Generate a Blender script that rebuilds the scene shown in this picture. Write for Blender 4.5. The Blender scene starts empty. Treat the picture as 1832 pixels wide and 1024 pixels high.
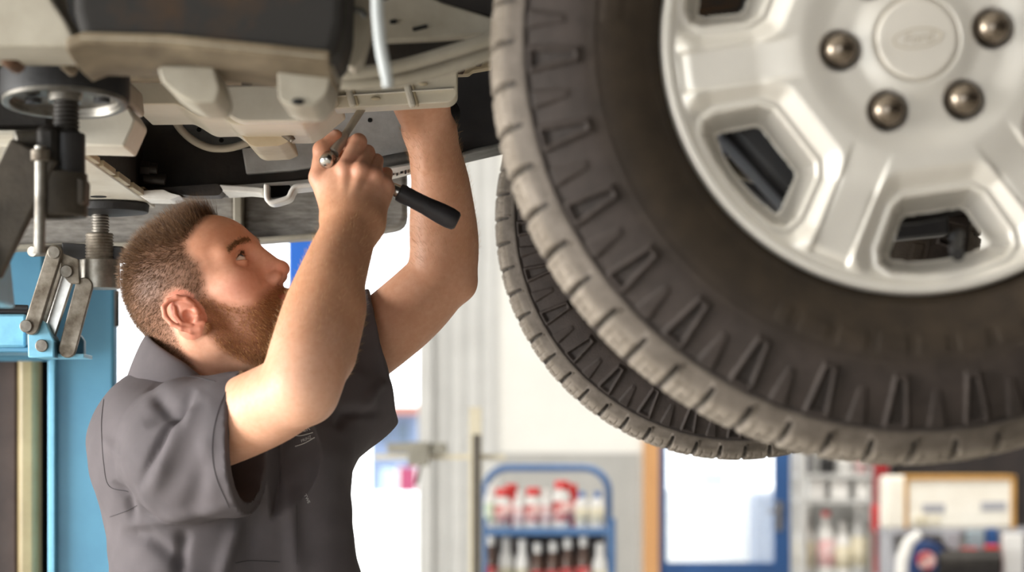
import bpy, bmesh, math, random
import numpy as np
from mathutils import Vector, Matrix, Euler

PI = math.pi
random.seed(7)
rng = np.random.default_rng(11)
scene = bpy.context.scene
COL = scene.collection

# ------------------------------------------------------------------ camera
CAMZ = 1.45          # eye height of the photographer
FPX = 4450.0         # focal length in pixels of the 1832 px wide frame
PPX, PPY = 898.0, 811.0
cd = bpy.data.cameras.new('camera')
cam = bpy.data.objects.new('camera', cd)
COL.objects.link(cam)
cam.location = (0, 0, CAMZ)
cam.rotation_euler = (PI / 2, 0, 0)
cd.sensor_width = 36.0
cd.lens = FPX / 1832.0 * 36.0
cd.shift_x = (916 - PPX) / 1832.0
cd.shift_y = (PPY - 512) / 1832.0
cd.clip_start = 0.05
cd.clip_end = 200
cd.dof.use_dof = True
cd.dof.focus_distance = 3.52
cd.dof.aperture_fstop = 4.4
scene.camera = cam

# ------------------------------------------------------------------ world: pale overcast sky
world = bpy.data.worlds.new('sky')
scene.world = world
world.use_nodes = True
bg = world.node_tree.nodes['Background']
bg.inputs[0].default_value = (0.93, 0.97, 1.0, 1)
bg.inputs[1].default_value = 3.2

# ------------------------------------------------------------------ large lights: unseen fill lights added in the wall openings
def area(name, loc, rot, sx, sy, power, col=(1, 1, 1)):
    l = bpy.data.lights.new(name, 'AREA')
    l.shape = 'RECTANGLE'; l.size = sx; l.size_y = sy
    l.energy = power; l.color = col
    o = bpy.data.objects.new(name, l)
    COL.objects.link(o)
    o.location = loc; o.rotation_euler = rot
    return o
# fill light added behind the camera to brighten underbody and mechanic, faces +Y
area('rear_fill_light', (-4.4, -4.9, 1.75), (PI / 2, 0, PI), 4.2, 3.3, 400, (1, 0.965, 0.92))
# fill light added at the left to brighten mechanic and underbody, faces +X
area('left_fill_light', (-6.9, 1.5, 1.7), (PI / 2, 0, -PI / 2), 5.0, 3.2, 800, (1, 0.98, 0.95))

scene.view_settings.view_transform = 'Standard'
scene.view_settings.look = 'None'
scene.view_settings.gamma = 1.0
scene.view_settings.use_curve_mapping = False
scene.view_settings.exposure = 0.38
scene.cycles.use_denoising = True
scene.cycles.max_bounces = 6
scene.cycles.sample_clamp_indirect = 6.0

# ------------------------------------------------------------------ helpers
def at(px, py, Y):
    """world point seen at pixel (px,py) of the photograph, Y metres from the photographer"""
    return np.array([(px - PPX) * Y / FPX, Y, CAMZ + (PPY - py) * Y / FPX])

def lin(c):
    out = []
    for x in c[:3]:
        x = x / 255.0
        out.append(x / 12.92 if x <= 0.04045 else ((x + 0.055) / 1.055) ** 2.4)
    return tuple(out)

def rgba(c):
    return lin(c) + (1.0,)

MATS = {}
def M(name, c1, c2=None, scale=12.0, rough=0.5, metal=0.0, bump=0.0, bscale=150.0, stretch=(1, 1, 1),
      spec=0.5, contrast=(0.35, 0.65), attr=None, sss=0.0, alpha=1.0, trans=0.0, emit=0.0, coat=0.0, rough2=None,
      sheen=0.0, bdist=0.002):
    m = bpy.data.materials.new(name)
    m.use_nodes = True
    nt = m.node_tree; N = nt.nodes; L = nt.links
    p = N['Principled BSDF']
    p.inputs['Roughness'].default_value = rough
    p.inputs['Metallic'].default_value = metal
    p.inputs['Specular IOR Level'].default_value = spec
    p.inputs['Base Color'].default_value = rgba(c1)
    if coat: p.inputs['Coat Weight'].default_value = coat
    if sheen:
        p.inputs['Sheen Weight'].default_value = sheen
        p.inputs['Sheen Roughness'].default_value = 0.5
    tc = N.new('ShaderNodeTexCoord')
    mp = N.new('ShaderNodeMapping'); mp.inputs['Scale'].default_value = stretch
    L.new(tc.outputs['Object'], mp.inputs['Vector'])
    src = None
    if c2 is not None:
        nz = N.new('ShaderNodeTexNoise'); nz.inputs['Scale'].default_value = scale
        nz.inputs['Detail'].default_value = 6; nz.inputs['Roughness'].default_value = 0.62
        L.new(mp.outputs[0], nz.inputs['Vector'])
        mr = N.new('ShaderNodeMapRange'); mr.inputs[1].default_value = contrast[0]; mr.inputs[2].default_value = contrast[1]
        L.new(nz.outputs['Fac'], mr.inputs[0])
        mx = N.new('ShaderNodeMix'); mx.data_type = 'RGBA'
        mx.inputs[6].default_value = rgba(c1); mx.inputs[7].default_value = rgba(c2)
        L.new(mr.outputs[0], mx.inputs[0])
        src = mx.outputs[2]
        if rough2 is not None:
            m2 = N.new('ShaderNodeMapRange'); m2.inputs[3].default_value = rough; m2.inputs[4].default_value = rough2
            L.new(mr.outputs[0], m2.inputs[0]); L.new(m2.outputs[0], p.inputs['Roughness'])
    if attr:
        at_ = N.new('ShaderNodeAttribute'); at_.attribute_name = attr
        if src is None:
            src = at_.outputs['Color']
        else:
            mm = N.new('ShaderNodeMix'); mm.data_type = 'RGBA'; mm.blend_type = 'MULTIPLY'
            mm.inputs[0].default_value = 1.0
            L.new(src, mm.inputs[6]); L.new(at_.outputs['Color'], mm.inputs[7])
            src = mm.outputs[2]
    if src is not None:
        L.new(src, p.inputs['Base Color'])
    if bump:
        nb = N.new('ShaderNodeTexNoise'); nb.inputs['Scale'].default_value = bscale; nb.inputs['Detail'].default_value = 5
        L.new(mp.outputs[0], nb.inputs['Vector'])
        bp = N.new('ShaderNodeBump'); bp.inputs['Strength'].default_value = bump; bp.inputs['Distance'].default_value = bdist
        L.new(nb.outputs['Fac'], bp.inputs['Height']); L.new(bp.outputs[0], p.inputs['Normal'])
    if sss:
        p.inputs['Subsurface Weight'].default_value = sss
        p.inputs['Subsurface Radius'].default_value = (1.0, 0.35, 0.2)
        p.inputs['Subsurface Scale'].default_value = 0.006
    if trans:
        p.inputs['Transmission Weight'].default_value = trans
    if alpha < 1: p.inputs['Alpha'].default_value = alpha
    if emit:
        p.inputs['Emission Color'].default_value = rgba(c1)
        p.inputs['Emission Strength'].default_value = emit
    MATS[name] = m
    return m

WORLDLOC = {}
def wloc(o):
    return np.array(WORLDLOC[o.name]) if o is not None else np.zeros(3)

def tag(o, label=None, cat=None, group=None, kind=None):
    if label: o['label'] = label
    if cat: o['category'] = cat
    if group: o['group'] = group
    if kind: o['kind'] = kind
    return o

def thing(name, label, cat, loc, group=None):
    o = bpy.data.objects.new(name, None)
    o.empty_display_size = 0.05
    COL.objects.link(o)
    o.location = loc
    WORLDLOC[o.name] = np.array(loc, float)
    return tag(o, label, cat, group)

class MB:
    """collects geometry in world coordinates; build() links it as one mesh object"""
    def __init__(s):
        s.v = []; s.f = []; s.n = 0
    def add(s, verts, faces):
        verts = np.asarray(verts, float)
        s.v.append(verts)
        n = s.n
        s.f.extend([tuple(int(i) + n for i in fc) for fc in faces])
        s.n += len(verts)
        return s
    def box(s, c, size, R=None):
        h = np.array(size) / 2.0
        v = np.array([[x, y, z] for x in (-1, 1) for y in (-1, 1) for z in (-1, 1)]) * h
        if R is not None: v = v @ np.array(R).T
        v = v + np.array(c)
        return s.add(v, [(0, 1, 3, 2), (4, 6, 7, 5), (0, 4, 5, 1), (2, 3, 7, 6), (0, 2, 6, 4), (1, 5, 7, 3)])
    def box2(s, lo, hi):
        lo = np.array(lo, float); hi = np.array(hi, float)
        return s.box((lo + hi) / 2, hi - lo)
    def bar(s, a, b, w, h, up=(0, 0, 1), ext=0.0):
        a = np.array(a, float); b = np.array(b, float)
        d = b - a; Ln = np.linalg.norm(d); d /= Ln
        a = a - d * ext; b = b + d * ext
        up = np.array(up, float); sd = np.cross(d, up); sd /= np.linalg.norm(sd); u = np.cross(sd, d)
        v = []
        for p in (a, b):
            for i, j in ((-1, -1), (1, -1), (1, 1), (-1, 1)):
                v.append(p + sd * w / 2 * i + u * h / 2 * j)
        return s.add(v, [(3, 2, 1, 0), (4, 5, 6, 7), (0, 1, 5, 4), (1, 2, 6, 5), (2, 3, 7, 6), (3, 0, 4, 7)])
    def tube(s, pts, r, n=14, cap=True, closed=False):
        pts = [np.array(p, float) for p in pts]
        m = len(pts)
        rr = [r] * m if np.isscalar(r) else list(r)
        vs = []; prev = None
        for i, p in enumerate(pts):
            if closed: t = pts[(i + 1) % m] - pts[i - 1]
            elif i == 0: t = pts[1] - p
            elif i == m - 1: t = p - pts[-2]
            else: t = pts[i + 1] - pts[i - 1]
            t = t / (np.linalg.norm(t) + 1e-12)
            if prev is None:
                ref = np.array([0, 0, 1.0]) if abs(t[2]) < 0.9 else np.array([1.0, 0, 0])
                a = np.cross(t, ref)
            else:
                a = prev - t * np.dot(prev, t)
            a /= np.linalg.norm(a); prev = a
            b = np.cross(t, a)
            for k in range(n):
                q = 2 * PI * k / n
                vs.append(p + (a * math.cos(q) + b * math.sin(q)) * rr[i])
        fs = []
        mm = m if closed else m - 1
        for i in range(mm):
            i2 = (i + 1) % m
            for k in range(n):
                fs.append((i * n + k, i * n + (k + 1) % n, i2 * n + (k + 1) % n, i2 * n + k))
        if cap and not closed:
            fs.append(tuple(range(n - 1, -1, -1)))
            fs.append(tuple((m - 1) * n + k for k in range(n)))
        return s.add(vs, fs)
    def cyl(s, a, b, r, r2=None, n=28):
        return s.tube([a, b], [r, r if r2 is None else r2], n)
    def lathe(s, prof, org, axis, n=48, caps=True):
        """prof: list of (radius, height along axis)"""
        axis = np.array(axis, float); axis /= np.linalg.norm(axis)
        org = np.array(org, float)
        ref = np.array([0, 0, 1.0]) if abs(axis[2]) < 0.9 else np.array([1.0, 0, 0])
        a = np.cross(axis, ref); a /= np.linalg.norm(a); b = np.cross(axis, a)
        vs = []
        for (r, h) in prof:
            for k in range(n):
                q = 2 * PI * k / n
                vs.append(org + axis * h + (a * math.cos(q) + b * math.sin(q)) * r)
        fs = []
        for i in range(len(prof) - 1):
            for k in range(n):
                fs.append((i * n + k, i * n + (k + 1) % n, (i + 1) * n + (k + 1) % n, (i + 1) * n + k))
        if caps:
            if prof[0][0] > 1e-6: fs.append(tuple(range(n - 1, -1, -1)))
            if prof[-1][0] > 1e-6: fs.append(tuple((len(prof) - 1) * n + k for k in range(n)))
        return s.add(vs, fs)
    def prism(s, pts, vec):
        """planar polygon (3-D points) swept along vec"""
        pts = np.array(pts, float); vec = np.array(vec, float); n = len(pts)
        v = np.vstack([pts, pts + vec])
        fs = [tuple(range(n)), tuple(range(2 * n - 1, n - 1, -1))]
        for i in range(n):
            j = (i + 1) % n
            fs.append((i, i + n, j + n, j))
        return s.add(v, fs)
    def pxprism(s, poly, Y, thick):
        """outline read off the photo at depth Y with a real thickness"""
        return s.prism([at(x, y, Y) for x, y in poly], (0, thick, 0))
    def sphere(s, c, r, sc=(1, 1, 1), n=20, m=12, R=None):
        v = []
        for i in range(m + 1):
            ph = PI * i / m
            for k in range(n):
                q = 2 * PI * k / n
                v.append([math.sin(ph) * math.cos(q) * sc[0], math.sin(ph) * math.sin(q) * sc[1], math.cos(ph) * sc[2]])
        v = np.array(v) * r
        if R is not None: v = v @ np.array(R).T
        v = v + np.array(c)
        fs = []
        for i in range(m):
            for k in range(n):
                fs.append((i * n + k, (i + 1) * n + k, (i + 1) * n + (k + 1) % n, i * n + (k + 1) % n))
        return s.add(v, fs)
    def build(s, name, mat, parent=None, bevel=0.0, seg=2, angle=40, smooth=True, sub=0, colors=None, solid=0.0):
        V = np.vstack(s.v)
        return mesh_obj(name, V, s.f, mat, parent, bevel, seg, angle, smooth, sub, colors, fix=True, solid=solid)

def round_poly(pts, r, k=4):
    """round the corners of a 2-D polygon by radius r (units of the polygon)"""
    out = []; n = len(pts)
    rr = [r] * n if np.isscalar(r) else r
    for i in range(n):
        p0 = np.array(pts[i - 1], float); p = np.array(pts[i], float); p1 = np.array(pts[(i + 1) % n], float)
        a = p0 - p; b = p1 - p
        la, lb = np.linalg.norm(a), np.linalg.norm(b)
        d = min(rr[i], la * 0.48, lb * 0.48)
        if d <= 0: out.append(tuple(p)); continue
        s0 = p + a / la * d; s1 = p + b / lb * d
        for j in range(k + 1):
            t = j / k
            out.append(tuple((1 - t) ** 2 * s0 + 2 * t * (1 - t) * p + t * t * s1))
    return out

def mesh_obj(name, V, F, mat, parent=None, bevel=0.0, seg=2, angle=40, smooth=True, sub=0, colors=None, fix=False, solid=0.0, origin=None):
    V = np.asarray(V, float)
    lo, hi = V.min(0), V.max(0)
    c = np.array([(lo[0] + hi[0]) / 2, (lo[1] + hi[1]) / 2, lo[2] if parent is None else (lo[2] + hi[2]) / 2])
    if origin is not None: c = np.array(origin, float)
    me = bpy.data.meshes.new(name)
    if isinstance(F, np.ndarray):
        nf, k = F.shape
        me.vertices.add(len(V)); me.vertices.foreach_set('co', (V - c).astype(np.float32).ravel())
        me.loops.add(nf * k); me.loops.foreach_set('vertex_index', F.astype(np.int32).ravel())
        me.polygons.add(nf)
        me.polygons.foreach_set('loop_start', np.arange(0, nf * k, k, dtype=np.int32))
        me.update(calc_edges=True)
    else:
        me.from_pydata((V - c).tolist(), [], F)
    if fix:
        bm = bmesh.new(); bm.from_mesh(me)
        bmesh.ops.recalc_face_normals(bm, faces=bm.faces)
        bm.to_mesh(me); bm.free()
    if colors is not None:
        ca = me.color_attributes.new('Col', 'FLOAT_COLOR', 'POINT')
        cc = np.ones((len(V), 4), np.float32); cc[:, :3] = colors
        ca.data.foreach_set('color', cc.ravel())
    if smooth:
        me.polygons.foreach_set('use_smooth', np.ones(len(me.polygons), bool))
        if angle < 180: me.set_sharp_from_angle(angle=math.radians(angle))
    if mat is not None: me.materials.append(mat)
    me.update()
    o = bpy.data.objects.new(name, me)
    COL.objects.link(o)
    o.location = c - wloc(parent)
    WORLDLOC[o.name] = c
    if parent is not None: o.parent = parent
    if solid:
        md = o.modifiers.new('solid', 'SOLIDIFY'); md.thickness = solid; md.offset = 0
    if bevel:
        md = o.modifiers.new('bevel', 'BEVEL'); md.width = bevel; md.segments = seg
        md.limit_method = 'ANGLE'; md.angle_limit = math.radians(35); md.harden_normals = False
    if sub:
        md = o.modifiers.new('sub', 'SUBSURF'); md.levels = sub; md.render_levels = sub
    return o

def dup(o, loc=None, rotz=None, parent=None, label=None, group=None):
    """copy of a thing with copies of its parts and sub-parts"""
    c = o.copy(); COL.objects.link(c)
    if parent is not None: c.parent = parent
    if loc is not None: c.location = loc
    if rotz is not None: c.rotation_euler = (0, 0, rotz)
    if label: c['label'] = label
    if group: c['group'] = group
    WORLDLOC[c.name] = np.array(c.location) + (wloc(parent) if parent is not None else 0)
    for ch in list(o.children):
        dup(ch, parent=c)
    return c

def text_mesh(body, size, shear=0.0, ext=0.0008):
    """flat lettering as mesh: returns verts (x right, y up, z out), faces"""
    cu = bpy.data.curves.new('lettering', 'FONT')
    cu.body = body; cu.size = size; cu.shear = shear; cu.extrude = ext; cu.align_x = 'CENTER'; cu.align_y = 'CENTER'
    cu.resolution_u = 3
    o = bpy.data.objects.new('lettering', cu)
    COL.objects.link(o)
    dg = bpy.context.evaluated_depsgraph_get()
    me = bpy.data.meshes.new_from_object(o.evaluated_get(dg))
    V = np.array([v.co[:] for v in me.vertices]); F = [tuple(p.vertices) for p in me.polygons]
    bpy.data.objects.remove(o); bpy.data.curves.remove(cu); bpy.data.meshes.remove(me)
    return V, F
# ------------------------------------------------------------------ materials
M('wall_white', (232, 231, 226), (226, 225, 220), scale=3, rough=0.8, bump=0.1, bscale=60)
M('wall_grey', (176, 175, 172), (166, 165, 162), scale=4, rough=0.7, bump=0.1, bscale=60)
M('concrete', (212, 207, 198), (194, 189, 181), scale=2.5, rough=0.6, bump=0.3, bscale=40)
M('ceiling_paint', (214, 212, 206), (204, 202, 196), scale=3, rough=0.85)
M('rubber', (255, 255, 255), (190, 186, 180), scale=38, rough=0.72, attr='Col', bump=0.35, bscale=420, spec=0.35, contrast=(0.3, 0.7))
M('alloy', (218, 213, 204), (210, 205, 196), scale=9, rough=0.42, metal=0.45, spec=0.5, bump=0.03, bscale=300)
M('cap_plastic', (219, 213, 203), (213, 207, 197), scale=9, rough=0.42, metal=0.35)
M('lug_chrome', (150, 138, 124), (92, 82, 72), scale=60, rough=0.22, metal=1.0)
M('black_rubber', (22, 21, 22), (32, 30, 30), scale=30, rough=0.6, bump=0.2, bscale=200)
M('black_plastic', (30, 29, 30), (42, 40, 40), scale=25, rough=0.5)
M('dark_steel', (58, 54, 50), (36, 33, 30), scale=14, rough=0.55, metal=0.5, bump=0.3, bscale=90)
M('cast_iron', (86, 78, 68), (58, 52, 44), scale=18, rough=0.6, metal=0.4, bump=0.4, bscale=120)
M('steel', (168, 164, 156), (120, 114, 106), scale=26, rough=0.34, metal=0.9, rough2=0.5, bump=0.08, bscale=200)
M('bright_steel', (206, 203, 197), (176, 172, 166), scale=30, rough=0.24, metal=0.95)
M('worn_steel', (158, 150, 138), (100, 90, 78), scale=30, rough=0.42, metal=0.75, rough2=0.6, bump=0.15, bscale=120)
M('blue_paint', (90, 150, 180), (80, 136, 168), scale=6, rough=0.42, bump=0.05, bscale=90, contrast=(0.4, 0.75))
M('arm_blue', (128, 196, 226), (108, 168, 196), scale=22, rough=0.38, bump=0.1, bscale=120, contrast=(0.5, 0.8))
M('bright_blue', (42, 108, 206), (38, 98, 190), scale=4, rough=0.45)
# ------------------------------------------------------------------ the shop building
WALLY = 15.0
def struct(name, mb, mat, bevel=0, parent=None):
    o = mb.build(name, MATS[mat], parent, bevel=bevel, smooth=False)
    if parent is None: o['kind'] = 'structure'
    return o
XL, XR, YB, ZC = -7.0, 7.0, -5.0, 5.2
f_ = MB(); f_.box2((XL - .2, YB - .2, -0.12), (XR + .2, WALLY + .25, 0.0)); struct('floor', f_, 'concrete')
f_ = MB(); f_.box2((XL - .2, YB - .2, ZC), (XR + .2, WALLY + .25, ZC + .12)); struct('ceiling', f_, 'ceiling_paint')
OX0, OX1, OZ = -4.4, -0.50, 4.3           # roller door opening in the rear wall
DX0, DX1, DZ = 0.945, 1.745, 2.12         # blue glazed door
w = MB()
w.box2((XL, WALLY, 0), (OX0, WALLY + .22, ZC)); w.box2((OX0, WALLY, OZ), (OX1, WALLY + .22, ZC))
w.box2((OX1, WALLY, 0), (DX0, WALLY + .22, ZC)); w.box2((DX0, WALLY, DZ), (DX1, WALLY + .22, ZC))
w.box2((DX1, WALLY, 0), (XR, WALLY + .22, ZC))
struct('wall_back', w, 'wall_white')
# side walls with an opening for the added fill light on the left, another behind the photographer
w = MB()
w.box2((XL - .2, YB, 0), (XL, -1.0, ZC)); w.box2((XL - .2, 4.0, 0), (XL, WALLY, ZC)); w.box2((XL - .2, -1.0, 3.3), (XL, 4.0, ZC))
struct('wall_left', w, 'wall_white')
M('wall_dark', (104, 100, 96), (86, 82, 80), scale=2, rough=0.8)
w = MB(); w.box2((XR, YB, 0), (XR + .2, WALLY, ZC)); struct('wall_right', w, 'wall_dark')
w = MB()
w.box2((XL, YB - .2, 0), (-6.5, YB, ZC)); w.box2((-1.3, YB - .2, 0), (XR, YB, ZC)); w.box2((-6.5, YB - .2, 3.4), (-1.3, YB, ZC))
struct('wall_front', w, 'wall_dark')
# painted grey dado on the rear wall, and the pale door track beside the opening
w = MB(); w.box2((-0.02, WALLY - .02, 0), (0.83, WALLY, 1.45)); struct('trim_1', w, 'wall_grey')
w = MB(); w.box2((1.86, WALLY - .02, 0), (XR, WALLY, 1.45)); struct('trim_2', w, 'wall_grey')
M('track_paint', (205, 205, 203), (196, 196, 194), scale=4, rough=0.6)
w = MB()
w.box2((-0.50, WALLY - .16, 0), (-0.42, WALLY, 4.4))
for k in range(4): w.box2((-0.40 + .095 * k, WALLY - .05, 0), (-0.335 + .095 * k, WALLY, 4.4))
w.box2((-0.42, WALLY - .03, 0), (-0.02, WALLY, 4.4))
struct('trim_3', w, 'track_paint')
# door
M('wood_trim', (206, 156, 104), (188, 138, 88), scale=5, stretch=(8, 8, .6), rough=0.55)
M('pale_trim', (205, 196, 190), (196, 186, 180), scale=5, rough=0.6)
M('door_blue', (40, 84, 140), (34, 74, 126), scale=5, rough=0.45)
w = MB(); w.box2((0.85, WALLY - .05, 0), (0.945, WALLY + .1, 2.2)); struct('trim_4', w, 'wood_trim')
w = MB(); w.box2((1.745, WALLY - .05, 0), (1.80, WALLY + .1, 2.2)); struct('trim_5', w, 'pale_trim')
w = MB(); w.box2((0.945, WALLY - .05, 2.12), (1.745, WALLY + .1, 2.2)); struct('trim_6', w, 'wood_trim')
w = MB()
gx0, gx1, gz0, gz1 = 0.995, 1.640, 0.79, 2.0
y0, y1 = WALLY + .01, WALLY + .055
w.box2((DX0 + .003, y0, 0.01), (gx0, y1, 2.11)); w.box2((gx1, y0, 0.01), (DX1 - .003, y1, 2.11))
w.box2((gx0, y0, 0.01), (gx1, y1, gz0)); w.box2((gx0, y0, gz1), (gx1, y1, 2.11))
d1 = struct('door_1', w, 'door_blue')
M('glass', (236, 242, 246), rough=0.05, alpha=0.22, spec=0.5)
g = MB(); g.box2((gx0, y0 + .015, gz0), (gx1, y0 + .025, gz1)); g.build('pane', MATS['glass'], d1, smooth=False)
g = MB(); g.box2((1.655, y0 - .012, 0.98), (1.69, y0, 1.16)); g.tube([(1.672, y0 - .01, 1.1), (1.672, y0 - .05, 1.1), (1.60, y0 - .055, 1.1)], 0.010, 10)
g.build('door_handle', MATS['steel'], d1)
# outside: pale yard and distant things seen through the openings
M('yard', (214, 211, 204), (202, 199, 192), scale=1.2, rough=0.8)
w = MB(); w.box2((-30, WALLY + .3, -0.15), (30, 60, -0.02)); struct('ground_yard', w, 'yard')
o = bpy.data.objects['ground_yard']; o['kind'] = 'structure'

# unseen strip lamps added under the ceiling to brighten the background
M('added_lamp_glow', (255, 250, 240), emit=6.0)
for i, (x, y) in enumerate(((1.0, 11.8), (3.6, 11.0))):
    t = thing('added_ceiling_lamp', ('added twin-tube ceiling lamp out of view before the blue door', 'added twin-tube ceiling lamp out of view above the workbench')[i], 'lamp', (x, y, ZC - .12), 'added ceiling lamps')
    b = MB(); b.box2((x - .12, y - .8, ZC - .06), (x + .12, y + .8, ZC)); b.build('housing', MATS['ceiling_paint'], t, smooth=False)
    for s in (-1, 1):
        b = MB(); b.cyl((x + .06 * s, y - .76, ZC - .09), (x + .06 * s, y + .76, ZC - .09), 0.02, n=12); b.build('tube', MATS['added_lamp_glow'], t)
    # added fill light under the tubes, for the background
    al = area('ceiling_fill_light', (x, y, ZC - .13), (0, 0, 0), .22, 1.5, (110, 110)[i], (1, .97, .92)); al.parent = t; al.location = (0, 0, -.01)
# ------------------------------------------------------------------ truck wheels
truck = thing('pickup_truck', 'pickup truck raised on the blue lift, underbody and alloy wheels in view', 'truck', (-0.4, 3.3, 1.60))
WX, WZ, WR = 0.391, 1.8405, 0.400
YN = 2.33            # outer face of the near tyre
PXW = 1912.0         # photo pixels per metre at the near wheel
sm = lambda e0, e1, x: (lambda t: t * t * (3 - 2 * t))(np.clip((x - e0) / (e1 - e0), 0, 1))

def poly_sdf(P, x, y):
    P = np.array(P, float); n = len(P)
    d = np.full(x.shape, 1e9); s = np.ones(x.shape)
    for i in range(n):
        a = P[i]; b = P[i - 1]
        ex, ey = b - a
        wx, wy = x - a[0], y - a[1]
        t = np.clip((wx * ex + wy * ey) / (ex * ex + ey * ey), 0, 1)
        bx, by = wx - ex * t, wy - ey * t
        d = np.minimum(d, bx * bx + by * by)
        c1 = y >= a[1]; c2 = y < b[1]; c3 = ex * wy > ey * wx
        flip = (c1 & c2 & c3) | (~c1 & ~c2 & ~c3)
        s = np.where(flip, -s, s)
    return s * np.sqrt(d)

# --- alloy wheel face: a height field on a polar grid, one 60 degree sector repeated six times
SPOKE0 = math.radians(188.2)
nr, nt = 210, 120
Rr = np.linspace(0.0, 0.2455, nr); 
th = (np.arange(nt) + 0.0) / nt * (PI / 3) - PI / 6          # about the spoke axis
RR, TT = np.meshgrid(Rr, th, indexing='ij')
a_ = RR * np.cos(TT); t_ = RR * np.sin(TT)                  # along / across the spoke
px = 1.0 / PXW
# window axis is at +-30 degrees; use |T|
TA = np.abs(TT)
wa = RR * np.cos(PI / 6 - TA) / px; wt = RR * np.sin(PI / 6 - TA) / px
Wp = [(276, -62), (276, 62), (292, 84), (364, 122), (392, 124), (412, 104), (424, 50), (427, 0), (424, -50), (412, -104), (392, -124), (364, -122), (292, -84)]
dW = poly_sdf(Wp, wa, wt)
dW = dW + 4.0
rpx = RR / px
# broad slope from hub / spoke top down to the window lip
band = 1 - sm(10, 52, dW)
outer = sm(408, 446, rpx)
depth = 0.0125 * band * (1 - outer) + 0.007 * outer
# hub is dished in a little around the cap
depth += 0.004 * sm(70, 120, rpx) * (1 - sm(150, 215, rpx))
# raised bead along the lip
depth -= 0.0022 * np.exp(-((dW - 7) / 5.0) ** 2) * (1 - 0.5 * outer)
# window wall
wall = np.clip(-dW / 25.0, 0, 1)
depth += 0.036 * wall ** 0.8
# recessed panel on the spoke
dp = np.maximum(np.abs(t_ / px) - 38, np.maximum(a_ / px - 430, 205 - a_ / px))
depth += 0.0040 * (1 - sm(-5, 1, dp)) * sm(205, 300, rpx)
# rim lip
depth -= 0.004 * sm(434, 446, rpx) * (1 - sm(456, 468, rpx))
depth += 0.03 * sm(456, 470, rpx)
# lug pockets
LUGR = 139.0
dl = np.hypot(a_ / px - LUGR, t_ / px)
depth += 0.007 * (1 - sm(32, 40, dl))
# seat of the centre cap
depth += 0.004 * (1 - sm(74, 80, rpx))
hole = dW < -26.0
V = []; F = []
for sct in range(6):
    ang = SPOKE0 + sct * PI / 3 + TT
    V.append(np.stack([RR * np.cos(ang), depth, RR * np.sin(ang)], -1))
V = np.concatenate(V, 1)                                       # nr, 6nt, 3
H6 = np.concatenate([hole] * 6, 1)
n6 = 6 * nt
ii, jj = np.meshgrid(np.arange(nr - 1), np.arange(n6), indexing='ij')
j2 = (jj + 1) % n6
keep = ~(H6[ii, jj] & H6[ii + 1, jj] & H6[ii, j2] & H6[ii + 1, j2])
Fq = np.stack([ii * n6 + jj, ii * n6 + j2, (ii + 1) * n6 + j2, (ii + 1) * n6 + jj], -1)[keep]
RIMY = YN + 0.012
org = np.array([WX, RIMY, WZ])
# barrel of the rim behind the face
barrel_prof = [(0.2455, 0.037), (0.236, 0.05), (0.222, 0.07), (0.214, 0.11), (0.210, 0.17), (0.222, 0.215), (0.238, 0.235), (0.240, 0.235),
               (0.226, 0.21), (0.216, 0.17), (0.219, 0.11), (0.227, 0.07), (0.240, 0.05)]
tmp = MB(); tmp.lathe(barrel_prof, (0, 0, 0), (0, 1, 0), 96, caps=False)
Vb = np.vstack(tmp.v); Fb = np.array(tmp.f)
V2 = np.vstack([V.reshape(-1, 3), Vb]) + org
F2 = np.vstack([Fq, Fb + len(V.reshape(-1, 3))])
wheel = mesh_obj('alloy_wheel', V2, F2, MATS['alloy'], truck, angle=180, origin=org)
tag(wheel, 'silver six-spoke alloy wheel facing the photographer')

cap = MB()
cap.lathe([(0.0385, 0.012), (0.0385, 0.001), (0.0375, -0.0002), (0.0360, -0.0006), (0.0345, -0.0008), (0.0325, -0.0008), (0.016, -0.0014), (0.0, -0.0016)], org, (0, 1, 0), 64)
capo = cap.build('center_cap', MATS['cap_plastic'], wheel, angle=50)
# oval badge with script, low relief
bd = MB()
el = [(math.cos(q) * 0.0225, math.sin(q) * 0.0088) for q in np.linspace(0, 2 * PI, 48, endpoint=False)]
ca, sa = math.cos(math.radians(8)), math.sin(math.radians(8))
rotp = lambda x, z: (org[0] + x * ca - z * sa, org[2] + x * sa + z * ca)
bd.tube([(rotp(x, z)[0], org[1] - 0.0014, rotp(x, z)[1]) for x, z in el], 0.0008, 6, closed=True)
tv, tf = text_mesh('Ford', 0.0145, 0.35, 0.0004)
bd.add([(rotp(x, z)[0], org[1] - 0.0018 - y_ * 0.3, rotp(x, z)[1]) for x, z, y_ in tv], tf)
bd.build('badge', M('badge_relief', (184, 174, 156), rough=0.4, metal=0.3), wheel, angle=40)

for k in range(6):
    q = SPOKE0 + k * PI / 3
    c = org + np.array([math.cos(q) * LUGR * px, 0.007, math.sin(q) * LUGR * px])
    lg = MB()
    lg.lathe([(0.0172, 0.004), (0.0172, -0.003), (0.0160, -0.006)], c, (0, 1, 0), 32)
    lg.lathe([(0.0150, -0.004), (0.0150, -0.010), (0.0125, -0.0155), (0.007, -0.019), (0.0, -0.020)], c, (0, 1, 0), 32)
    lg.build('lug_nut', MATS['lug_chrome'], wheel, angle=35)
vs = MB()
vb = at(1716, 420, RIMY + 0.03); vt = at(1711, 447, RIMY + 0.0)
vs.tube([vb + np.array([0, 0.03, 0]), vb, vt], [0.005, 0.0052, 0.0048], 14)
vs.cyl(vt + np.array([0, 0.006, 0.002]), vt - np.array([0, 0.010, 0.006]), 0.0062)
vs.build('valve_stem', MATS['black_rubber'], wheel)

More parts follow.
